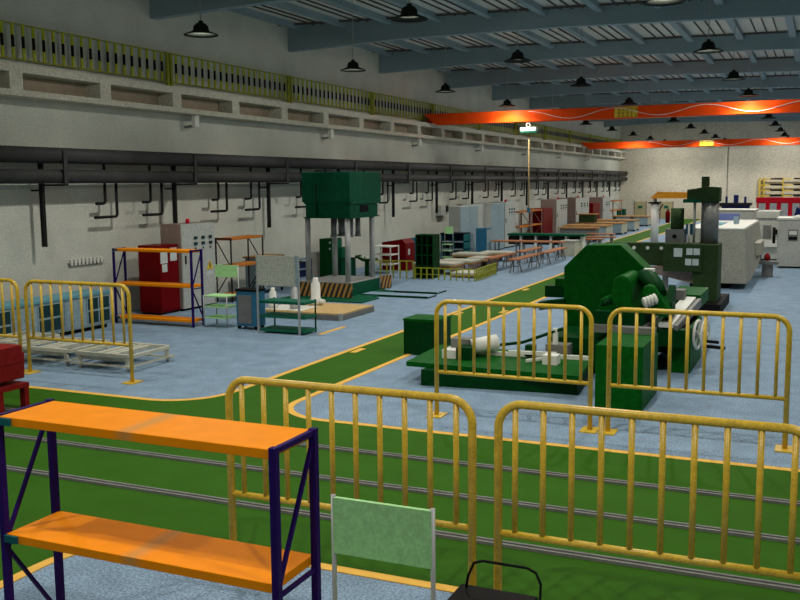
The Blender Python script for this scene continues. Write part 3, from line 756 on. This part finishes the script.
# grey lockers
def locker(label, x0, y0, dx, dy, z, front=GREYB, side=GREY):
    t = thing('locker', label, 'cabinet', (x0, y0, 0), 0, 'tall lockers along the wall')
    B('body', (-dx, 0, 0.04), (-0.02, dy, z), side, t)
    B('door', (-0.02, 0.02, 0.06), (0.0, dy/2-0.01, z-0.02), front, t); B('door', (-0.02, dy/2+0.01, 0.06), (0.0, dy-0.02, z-0.02), front, t)
    B('plinth', (-dx+0.02, 0.02, 0), (-0.04, dy-0.02, 0.04), BLACK, t)
locker('tall locker with blue-grey doors, first right of the meter box', -13.25, 35.7, 0.50, 2.1, 2.06)
locker('narrow tall pale locker between the two blue-grey ones', -13.5, 37.9, 0.6, 1.4, 2.08, GREY)
locker('tall locker with blue-grey doors, left of the buttoned control cabinet', -13.2, 39.4, 0.85, 1.9, 2.10)
t = thing('storage_box', 'blue cupboard standing in front of the tall lockers', 'cupboard', (-12.5, 36.7, 0))
B('body', (-0.45, 0, 0), (0, 0.6, 1.15), BLUE, t); B('door', (0, 0.03, 0.05), (0.012, 0.57, 1.1), GREYB, t)
control_cabinet('grey buttoned control cabinet left of the far orange shelves', -13.25, 41.5, 0.7, 1.6, 2.12)
rack('far orange shelf rack, left one beside the red cupboard', (-13.1, 43.25, 0), 1.9, 0.5, 1.65, (1.63, 0.92, 0.2), rz=PI/2, clip=False, posts=BROWN, board=SHELFD)
rack('far orange shelf rack, right one beside the red cupboard', (-13.1, 45.3, 0), 1.9, 0.5, 1.65, (1.63, 0.92, 0.2), rz=PI/2, clip=False, posts=BROWN, board=SHELFD)
red_cabinet('far red cupboard right of the orange shelf racks', -13.1, 47.4, 0.75, 1.9, 1.66, papers=False)
control_cabinet('far control cabinet right behind the far red cupboard', -13.3, 50.9, 0.9, 2.3, 2.05, side=BROWN)
control_cabinet('far control cabinet, second beyond the far red cupboard', -13.3, 55.3, 1.1, 3.4, 2.05, side=BROWN)
red_cabinet('far dark red cupboard beyond the control cabinets', -13.3, 59.8, 0.9, 2.0, 1.66, papers=False)
control_cabinet('farthest control cabinet near the end wall', -13.3, 62.8, 1.1, 2.4, 1.98, side=BROWN)
rack('farthest orange shelf rack near the end wall', (-13.4, 66.5, 0), 3.2, 0.6, 1.7, (1.68, 1.0, 0.2), rz=PI/2, clip=False, posts=BROWN, board=SHELFD)
t = thing('green_bin', 'dark green bin by the end wall corner', 'bin', (-14.2, 72.0, 0))
B('body', (0, 0, 0), (0.6, 0.6, 0.9), PGREEN, t); B('lid', (-0.03, -0.03, 0.9), (0.63, 0.63, 0.95), TEAL, t)

# ------------------------------------------------------------ long benches
def bench(label, x, y, L, w_=0.34, h=0.47, legs=2):
    t = thing('trestle_bench', label, 'bench', (x, y, 0), 0, 'brown topped trestle benches')
    B('seat', (0, 0, h-0.04), (w_, L, h), BENCH, t)
    for k in range(legs):
        yy = 0.35+k*(L-0.7)/(legs-1)
        for s_ in (-1, 1):
            for q in (-1, 1): MB().bar((w_/2+s_*0.08, yy+q*0.04, h-0.04), (w_/2+s_*0.15, yy+q*0.20, 0), 0.03).build('leg', GREYM, t)
        MB().bar((w_/2-0.12, yy-0.12, 0.2), (w_/2+0.12, yy+0.12, 0.2), 0.025).build('cross_bar', GREYM, t)
bench('brown trestle bench nearest the lane, front one', -9.50, 30.1, 2.9)
bench('brown trestle bench nearest the lane, rear one', -9.42, 33.5, 2.9)
bench('brown trestle bench in the inner row, front one by the railing', -10.45, 30.4, 2.6)
bench('brown trestle bench in the inner row, rear one', -10.35, 33.7, 2.6)
t = thing('long_table', 'long narrow brown table behind the trestle benches', 'table', (-12.4, 36.9, 0))
B('top', (0, 0, 0.60), (3.0, 0.7, 0.65), BENCH, t)
for x in (0.15, 1.05, 1.95, 2.8):
    for y in (0.08, 0.58): B('leg', (x, y, 0), (x+0.05, y+0.05, 0.6), GREYM, t)
t = thing('roller_conveyor', 'long green conveyor table with dark motors behind the brown table', 'conveyor', (-12.4, 39.2, 0))
B('top', (0, 0, 0.74), (3.35, 0.8, 0.82), PGREEN, t)
for k in range(5): B('motor', (0.03+0.66*k, 0.05, 0.36), (0.48+0.66*k, 0.7, 0.72), BLACK, t)
for k in range(5): B('leg', (0.52+0.66*k, 0.1, 0), (0.62+0.66*k, 0.6, 0.74), WHITE, t)
t = thing('crate', 'pale crate at the lane end of the green conveyor', 'crate', (-9.75, 37.9, 0))
B('body', (0, 0, 0), (0.6, 0.9, 0.58), CREAM, t); B('lid', (-0.02, -0.02, 0.58), (0.62, 0.92, 0.63), GREYL, t)
# desks with timber tops, rows across the hall
for k, (x1, y, x0) in enumerate(((-10.55, 50.8, -12.95), (-10.40, 54.2, -13.1), (-10.40, 58.2, -13.15), (-10.75, 65.0, -13.15))):
    t = thing('work_desk', 'grey workbench with timber top, %s from the camera along the lane' % ORD[k], 'workbench', (0, y, 0), 0, 'grey workbenches along the lane')
    B('top', (x0, -0.05, 0.62), (x1+0.05, 1.75, 0.67), WOOD, t)
    for (a, b) in ((x1-0.95, x1), (x1-2.1, x1-1.15), (x0+0.05, x1-2.3)):
        c_ = B('drawer_unit', (a, 0, 0.10), (b, 1.7, 0.62), GREYB, t)
        B('side_panel', (b, 0.0, 0.10), (b+0.01, 1.7, 0.62), CREAM, c_)
    for x in (x1-0.9, x1-0.12, x0+0.1): 
        for yy in (0.08, 1.5): B('foot', (x, yy, 0), (x+0.12, yy+0.12, 0.10), BLACK, t)
t = thing('assembly_table', 'long timber topped grey table just beyond the green conveyor', 'table', (-12.3, 47.3, 0))
B('top', (0, 0, 0.66), (2.0, 1.0, 0.72), WOOD, t); B('body', (0.1, 0.1, 0.08), (1.9, 0.9, 0.66), GREYM, t)
for x in (0.15, 1.75): B('foot', (x, 0.2, 0), (x+0.1, 0.8, 0.08), BLACK, t)
t = thing('stamping_machine', 'small dark machine on the timber table near the far red cupboard', 'machine', (-12.9, 54.4, 0.67))
B('body', (0, 0, 0), (0.9, 0.8, 0.45), OLIVE, t); B('top', (-0.1, -0.1, 0.45), (1.0, 0.9, 0.5), WOOD, t)
for k, (x, y) in enumerate(((-9.0, 42.0), (-8.85, 43.9), (-9.4, 46.6))):
    t = thing('low_trestle', 'low brown plank trestle beyond the crate, %s from the camera' % ORD[k], 'trestle', (x-1.3, y, 0), 0, 'plank trestles by the lane')
    B('plank', (0, 0, 0.42), (1.4, 0.5, 0.47), BENCH, t)
    for xx in (0.1, 1.2): B('leg', (xx, 0.05, 0), (xx+0.07, 0.45, 0.42), GREYM, t)

# ------------------------------------------------------------ machines on the right
# grinder bed
t = thing('machine_bed', 'low green machine bed with white motor and guards behind the fence', 'machine', (0, 0, 0))
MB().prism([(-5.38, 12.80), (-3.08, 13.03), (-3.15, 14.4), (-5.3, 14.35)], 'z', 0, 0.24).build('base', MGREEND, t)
MB().prism([(-5.70, 12.98), (-3.00, 12.85), (-3.15, 14.45), (-5.78, 14.6)], 'z', 0.24, 0.31).build('tray', MGREEN, t)
MB().bar((-5.0, 13.95, 0.33), (-3.15, 14.1, 0.33), 0.06, 0.08).build('edge_guide', WHITE, t)
MB().tube([(-4.92, 13.72, 0.46), (-4.58, 13.98, 0.52)], 0.125, 18).build('motor', WHITE, t)
B('motor_box', (-5.25, 13.7, 0.44), (-4.95, 13.95, 0.58), GREYM, t)
B('motor_mount', (-5.30, 13.45, 0.31), (-4.95, 13.8, 0.44), WHITE, t)
B('bracket', (-5.05, 13.4, 0.31), (-4.82, 13.8, 0.50), MGREEND, t)
MB().bar((-4.35, 13.85, 0.40), (-3.62, 13.95, 0.40), 0.05, 0.05).build('slide_bar', WHITE, t)
MB().bar((-3.95, 13.45, 0.36), (-3.7, 13.8, 0.36), 0.04, 0.04).build('slide_bar', WHITE, t)
B('block', (-3.72, 13.5, 0.31), (-3.5, 13.72, 0.45), WHITE, t)
B('stop_block', (-4.12, 13.95, 0.33), (-3.98, 14.1, 0.50), MGREEND, t)
B('pump', (-3.85, 14.15, 0.31), (-3.5, 14.45, 0.50), GREYM, t)
B('post', (-3.75, 14.2, 0.4), (-3.68, 14.27, 0.75), WHITE, t)
MB().tube([(-5.3, 14.0, 0.55), (-5.1, 14.0, 0.46), (-4.7, 14.05, 0.44), (-4.2, 14.1, 0.52), (-3.6, 14.25, 0.75)], 0.025, 8).build('hose', MGREEND, t)
t = thing('coolant_tank', 'plain green box tank standing left of the low machine bed', 'tank', (-6.68, 15.1, 0))
B('body', (0, 0, 0.0), (0.66, 0.62, 0.60), MGREEND, t, bevel=0.01); B('lid', (-0.005, -0.005, 0.60), (0.665, 0.625, 0.64), MGREEN, t)
t = thing('electric_box', 'large plain green box in front of the grinder, behind the right fence', 'cabinet', (-2.68, 12.35, 0))
B('body', (0, 0, 0.0), (0.62, 1.25, 0.86), MGREEN, t, bevel=0.01)
B('rear_strip', (0.05, 1.05, 0.86), (0.60, 1.2, 0.95), GREYM, t)
# grinder
t = thing('grinding_machine', 'big green grinding machine with octagonal wheel guard', 'machine', (0, 0, 0))
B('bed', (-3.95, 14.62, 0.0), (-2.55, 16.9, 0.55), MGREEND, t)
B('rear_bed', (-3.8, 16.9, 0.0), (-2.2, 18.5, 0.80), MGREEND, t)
Yg = 16.0
oct_ = [(-4.04, 0.45), (-4.04, 1.55), (-3.66, 1.93), (-3.08, 1.945), (-2.60, 1.50), (-2.42, 1.25), (-2.42, 0.45)]
MB().prism(oct_, 'y', Yg, Yg+0.55).build('wheel_guard', MGREEN, t, bevel=0.015)
B('side_pocket', (-4.40, Yg+0.1, 1.0), (-4.0, Yg+0.4, 1.20), MGREEND, t)
B('side_pocket', (-4.22, Yg+0.1, 1.2), (-4.0, Yg+0.4, 1.33), MGREEN, t)
MB().bar((-4.45, Yg, 0.86), (-4.0, Yg, 0.93), 0.25, 0.14).build('spout', MGREEND, t)
# wheel head in front of the guard
MB().prism([(-3.02, 0.95), (-2.98, 1.36)] + [(-2.84+0.14*math.cos(math.radians(a)), 1.40+0.14*math.sin(math.radians(a))) for a in range(170, -1, -17)] + [(-2.68, 1.1), (-2.62, 0.95)], 'y', 14.9, 15.9).build('wheel_head', MGREEN, t, bevel=0.03)
MB().prism([(-3.2, 0.95), (-3.16, 1.16), (-3.05, 1.2), (-2.95, 1.0), (-2.95, 0.95)], 'y', 14.85, 15.3).build('side_casting', MGREEN, t, bevel=0.02)
B('head_foot', (-3.2, 14.6, 0.80), (-2.45, 15.6, 1.0), MGREEND, t)
B('saddle', (-3.25, 14.5, 0.68), (-2.4, 15.9, 0.80), GREYM, t)
MB().prism([(-2.50, 0.95), (-2.52, 1.28)] + [(-2.42+0.11*math.cos(math.radians(a)), 1.30+0.10*math.sin(math.radians(a))) for a in range(150, 20, -20)] + [(-2.16, 1.12), (-2.06, 0.9)], 'y', 14.9, 15.5).build('spindle_guard', MGREEN, t, bevel=0.03)
ch = MB()
for i_ in range(4): ch.tube([(-2.46+0.045*i_, 14.74+0.02*i_, 1.14+0.018*i_), (-2.43+0.045*i_, 14.75+0.02*i_, 1.15+0.018*i_)], 0.085, 14)
ch.tube([(-2.47, 14.76, 1.14), (-2.30, 14.86, 1.21)], 0.07, 14)
ch.build('chuck', WHITE, t)
MB().tube([(-2.72, 16.0, 1.42), (-2.55, 15.5, 1.46), (-2.35, 15.2, 1.36), (-2.25, 15.1, 1.24)], [0.12, 0.13, 0.12, 0.09], 14).build('motor', MGREEND, t)
B('top_cap', (-2.66, 15.8, 1.52), (-2.50, 16.0, 1.57), WHITE, t)
MB().tube([(-3.15, 14.9, 1.05), (-3.0, 14.85, 1.15)], 0.05, 10).build('knob', MGREEND, t)
MB().prism([(15.0, 0.45), (15.45, 0.45), (15.6, 1.30), (15.45, 1.36), (15.2, 1.1)], 'x', -2.20, -2.10).build('splash_plate', MGREEND, t)
# slides to the rear right
MB().bar((-2.15, 14.9, 0.78), (-2.05, 16.9, 0.98), 0.22, 0.06).build('slide_way', WHITE, t)
MB().bar((-2.0, 14.9, 0.72), (-1.88, 16.9, 0.92), 0.06, 0.14).build('slide_way', GREYM, t)
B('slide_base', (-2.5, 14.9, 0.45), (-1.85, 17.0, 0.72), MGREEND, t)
MB().prism([(-2.45, 0.80), (-1.88, 0.80), (-1.88, 1.03), (-2.4, 1.05)], 'y', 17.0, 18.3).build('rear_table', MGREEN, t, bevel=0.01)
B('rear_block', (-2.4, 16.6, 0.98), (-2.1, 16.9, 1.15), GREYM, t)
B('feed_box', (-2.10, 15.15, 0.0), (-1.80, 16.6, 0.72), MGREEN, t, bevel=0.01)
def ring(mb, c, n_ax, R_, rt, n=28, m_=8):
    n_ax = Vector(n_ax).normalized(); e1 = Vector((0, 0, 1)); e2 = n_ax.cross(e1).normalized(); vs = []; fs = []
    for a in range(n):
        d = e1*math.cos(2*PI*a/n)+e2*math.sin(2*PI*a/n)
        for b in range(m_): vs.append(Vector(c)+d*(R_+rt*math.cos(2*PI*b/m_))+n_ax*rt*math.sin(2*PI*b/m_))
    for a in range(n):
        for b in range(m_): fs.append((a*m_+b, ((a+1) % n)*m_+b, ((a+1) % n)*m_+(b+1) % m_, a*m_+(b+1) % m_))
    mb.add(vs, fs, True)
hw = MB(); nx_ = (0.985, -0.17, 0)
for cx in (-1.73, -1.62):
    ring(hw, (cx, 15.45, 0.58), nx_, 0.225, 0.022)
    for a in range(4):
        d = Vector((0, 0, 1))*math.cos(a*PI/2+0.5)+Vector((0.17, 0.985, 0))*math.sin(a*PI/2+0.5)
        hw.bar((cx, 15.45, 0.58), Vector((cx, 15.45, 0.58))+d*0.225, 0.028)
hw.tube([(-1.82, 15.47, 0.58), (-1.57, 15.44, 0.58)], 0.045, 10)
w_ = hw.build('handwheel', WHITE, t)
MB().tube([(-1.62, 15.35, 0.50), (-1.40, 15.30, 0.50)], 0.025, 8).tube([(-1.62, 15.35, 0.42), (-1.30, 15.28, 0.42)], 0.028, 8).build('crank', BLACK, w_)

# radial drill
t = thing('radial_drill', 'tall olive green radial drill with grey column and long arm', 'drill', (0, 0, 0))
B('base', (-2.75, 22.3, 0.0), (-2.03, 24.6, 0.22), BLACK, t)
B('pedestal', (-2.70, 22.7, 0.22), (-2.15, 23.6, 1.55), OLIVE, t, bevel=0.02)
MB().tube([(-2.40, 23.15, 1.55), (-2.40, 23.15, 2.56)], 0.20, 20).build('column', GREYM, t)
MB().prism([(-2.9, 2.52), (-2.18, 2.52), (-2.18, 2.85), (-2.45, 2.87), (-2.90, 2.80)], 'y', 22.9, 23.4).build('cap', OLIVE, t, bevel=0.01)
B('top_motor', (-2.60, 23.05, 2.80), (-2.44, 23.25, 3.10), OLIVE, t)
B('cap_trim', (-2.98, 22.85, 2.50), (-2.58, 23.3, 2.58), PGREEN, t)
MB().prism([(-4.6, 1.53), (-2.6, 1.55), (-2.6, 0.90), (-3.5, 1.0), (-4.3, 1.0), (-4.6, 1.2)], 'y', 23.1, 23.5).build('arm', OLIVE, t, bevel=0.01)
for x in (-4.12, -3.80, -3.48): MB().tube([(x, 23.08, 1.42), (x, 23.11, 1.42)], 0.042, 14).build('arm_cap', WHITE, t)
B('head', (-3.36, 22.60, 0.92), (-2.50, 23.15, 1.56), OLIVE, t, bevel=0.01)
for (x, z, s_) in ((-3.12, 1.26, 0.2), (-2.84, 1.31, 0.15), (-2.68, 1.31, 0.15), (-2.86, 1.07, 0.15), (-2.70, 1.07, 0.15)):
    B('dial_plate', (x, 22.58, z), (x+s_-0.01, 22.60, z+s_), PAPER, t)
MB().prism([(-4.0, 0.92), (-2.65, 0.60), (-2.65, 0.90), (-3.5, 1.0)], 'y', 22.9, 23.3).build('lower_shroud', BROWN, t)
B('gear_box', (-3.36, 22.85, 1.56), (-2.93, 23.3, 1.88), GREYM, t)
MB().tube([(-3.15, 22.83, 1.72), (-3.15, 22.86, 1.72)], 0.05, 14).build('gear_knob', BLACK, t)
MB().tube([(-3.12, 23.05, 1.88), (-3.12, 23.05, 2.37)], 0.15, 18).build('motor', OLIVE, t)
MB().tube([(-2.73, 23.0, 1.55), (-2.73, 23.0, 2.55)], 0.03, 10).build('screw', GREYL, t)
MB().tube([(-2.84, 22.95, 1.55), (-2.84, 22.95, 2.0)], 0.025, 10).build('screw', WHITE, t)
B('teal_box', (-2.93, 23.1, 1.75), (-2.74, 23.3, 2.0), BLUE, t)
B('spindle_quill', (-3.42, 22.95, 0.45), (-3.30, 23.1, 0.95), GREYM, t)

# cream machining centre
t = thing('machining_centre', 'large cream machining centre with sloping underside right of the drill', 'machine', (0, 0, 0))
prof = [(27.6, 0.22), (33.6, 0.22), (33.9, 1.66), (27.3, 1.66)]
MB().add([(-3.45, 27.6, 0.16), (-1.86, 27.6, 0.17), (-1.76, 28.1, 0.26), (-1.74, 33.6, 0.55), (-3.45, 33.6, 0.16),
          (-3.45, 27.5, 1.67), (-1.93, 27.5, 1.67), (-1.92, 27.6, 1.67), (-1.92, 33.7, 1.67), (-3.45, 33.7, 1.67)],
         [(0,1,6,5), (1,2,7,6), (2,3,8,7), (3,4,9,8), (4,0,5,9), (5,6,7,8,9), (0,4,3,2,1)]).build('housing', CNCW, t)
B('top_cover', (-3.45, 27.48, 1.67), (-1.95, 33.72, 1.70), WHITE, t)
B('roof_glass', (-3.2, 29.2, 1.70), (-2.7, 31.0, 1.72), TOPB, t)
B('nozzle', (-2.45, 30.2, 1.70), (-2.3, 30.4, 1.92), GREYB, t)
B('blue_band', (-3.4, 33.0, 1.70), (-2.5, 33.2, 1.92), mat('band_blue', (0.12, 0.16, 0.36), 0.5), t)
B('door_box', (-1.88, 30.5, 0.75), (-1.68, 32.5, 1.12), CNCW, t)
B('chassis', (-3.4, 28.0, 0.0), (-2.3, 33.2, 0.17), BLACK, t)
t = thing('rear_machining_centre', 'cream cabinet with white top standing behind the large machining centre', 'machine', (0, 0, 0))
B('housing', (-3.5, 34.6, 0.0), (-2.15, 36.0, 1.98), CNCL, t); B('top', (-3.55, 34.55, 1.98), (-2.10, 36.05, 2.01), WHITE, t)
B('inner_block', (-3.2, 34.55, 1.6), (-2.2, 34.6, 1.9), CNCL, t)
t = thing('lathe_cabinet', 'pale enclosed lathe with dark window, behind the small red-topped vise', 'machine', (0, 0, 0))
B('housing', (-2.25, 37.6, 0.1), (-1.45, 39.5, 1.62), CNCL, t); B('upper', (-2.25, 37.55, 1.62), (-1.45, 39.5, 1.86), CNCL, t)
B('window', (-2.0, 37.58, 0.85), (-1.72, 37.6, 1.35), GREYM, t); B('plinth', (-2.2, 37.7, 0), (-1.5, 39.4, 0.1), BLACK, t)
B('chip_tray', (-1.95, 37.5, 0.55), (-1.5, 37.6, 0.8), WHITE, t)
B('cover_plate', (-1.66, 37.45, 1.02), (-1.5, 37.58, 1.2), BLACK, t)
t = thing('floor_vise', 'small grey pedestal with dark red knob on the floor by the machining centre', 'vise', (-1.55, 31.6, 0))
B('pedestal', (-0.12, -0.15, 0), (0.2, 0.2, 0.40), GREYM, t); B('jaw', (-0.3, -0.2, 0.40), (0.35, 0.25, 0.50), GREYM, t)
MB().lathe([(0, 0), (0.08, 0.02), (0.1, 0.12), (0.06, 0.22), (0, 0.25)], (0.02, 0, 0.5), 12).build('knob', REDM, t)
MB().tube([(-0.15, -0.1, 0.5), (-0.18, -0.1, 0.8)], 0.015, 6).build('lever', BLACK, t)
t = thing('white_machine_cabinet', 'white machine cabinet with display panel at the right edge', 'machine', (0, 0, 0))
B('housing', (-1.38, 35.0, 0.06), (0.6, 36.6, 1.66), CNCL, t); B('top', (-1.42, 34.95, 1.66), (0.62, 36.65, 1.72), WHITE, t)
B('display', (-1.05, 34.97, 0.95), (-0.75, 35.0, 1.32), GREYM, t); B('screen', (-1.02, 34.96, 1.15), (-0.78, 34.97, 1.28), WHITE, t); B('keypad', (-1.03, 34.955, 0.98), (-0.77, 34.97, 1.08), BLACK, t)
B('plinth', (-1.3, 35.1, 0), (0.5, 36.5, 0.06), BLACK, t)
MB().tube([(-1.5, 34.9, 0.85), (-1.5, 34.9, 1.4)], 0.05, 8).build('side_arm', BLACK, t)
MB().lathe([(0, 0), (0.16, 0), (0.18, 0.05), (0, 0.1)], (-0.75, 35.3, 1.72), 12).build('cap', WHITE, t)
t = thing('navy_machine', 'dark navy machine behind the white cabinet at the right edge', 'machine', (0, 0, 0))
B('body', (-1.15, 38.2, 0), (0.4, 39.2, 1.6), NAVY, t); MB().prism([(-1.0, 1.6), (0.3, 1.6), (0.3, 2.35), (-0.35, 2.35), (-0.45, 1.75), (-0.9, 2.0)], 'y', 38.4, 39.0).build('head', NAVY, t)
t = thing('small_navy_machine', 'dark blue machine with posts behind the cream cabinet top', 'machine', (0, 0, 0))
B('body', (-4.7, 50.5, 0), (-3.4, 51.4, 1.75), NAVY, t); B('frame', (-4.8, 50.4, 1.75), (-3.3, 51.5, 1.88), PIPED, t)
for x in (-4.55, -4.15, -3.65): B('post', (x, 50.8, 1.88), (x+(0.22 if x == -4.15 else 0.1), 51.0, 2.2 if x != -4.15 else 2.28), NAVY, t)
B('rest', (-5.2, 50.5, 1.70), (-4.7, 51.2, 1.78), BROWN, t)
# red partition
t = thing('red_locker_row', 'red row of lockers with grey panels below the yellow rack', 'lockers', (0, 60.0, 0))
B('frame', (-3.6, 0.05, 0), (0.0, 0.6, 1.98), REDLK, t)
B('cornice', (-3.65, 0.0, 1.7), (0.05, 0.65, 2.0), REDLK, t)
for k in range(5): B('panel', (-3.5+0.62*k, 0.03, 0.5), (-3.5+0.62*k+0.38, 0.05, 1.66), GREYL, t)
# yellow rack on end wall
t = thing('wall_rack', 'yellow rack with black bars on the end wall', 'rack', (0, YB-0.35, 0))
for x in (-4.55, -4.25, -2.9, -1.45, -0.1): B('upright', (x, 0, 1.6), (x+0.08, 0.3, 3.2), YPAINT, t)
for z in (1.80, 2.2, 2.6, 3.05):
    B('rung', (-4.6, 0.0, z), (0.0, 0.08, z+0.07), YPAINT, t)
    for x in (-3.75, -2.1, -0.5): B('black_sleeve', (x, -0.06, z), (x+0.85, -0.01, z+0.12), BLACK, t)
# jib crane post
t = thing('jib_crane', 'white jib crane post with orange boom above the lane', 'crane', (-7.52, 47.6, 0))
MB().tube([(0, 0, 0.02), (0, 0, 1.92)], 0.19, 16).build('post', WHITE, t)
B('foot_plate', (-0.3, -0.3, 0), (0.3, 0.3, 0.02), GREYM, t)
B('cap', (-0.28, -0.25, 1.92), (0.26, 0.25, 2.0), BLACK, t)
MB().tube([(0, 0, 2.0), (0, 0, 2.2)], 0.08, 10).build('pivot', GREYM, t)
MB().prism([(-0.25, 2.17), (2.1, 2.17), (2.1, 2.45), (0.12, 2.50)], 'y', -0.12, 0.12).build('boom', JIB, t)
MB().bar((0.2, -0.05, 1.55), (0.38, -0.05, 1.9), 0.05).build('strut', BLACK, t)
for k, (x, y) in enumerate(((-10.9, 70.0), (-10.3, 71.0))):
    t = thing('fire_extinguisher', 'red fire extinguisher %s of the white jib post' % ('left', 'right')[k], 'fire extinguisher', (x, y, 0))
    MB().lathe([(0, 0.0), (0.16, 0.0), (0.17, 0.72), (0.1, 0.85), (0.05, 0.9), (0, 0.9)], n=14).build('cylinder', RED, t)
    B('valve', (-0.04, -0.04, 0.9), (0.1, 0.04, 1.0), BLACK, t)
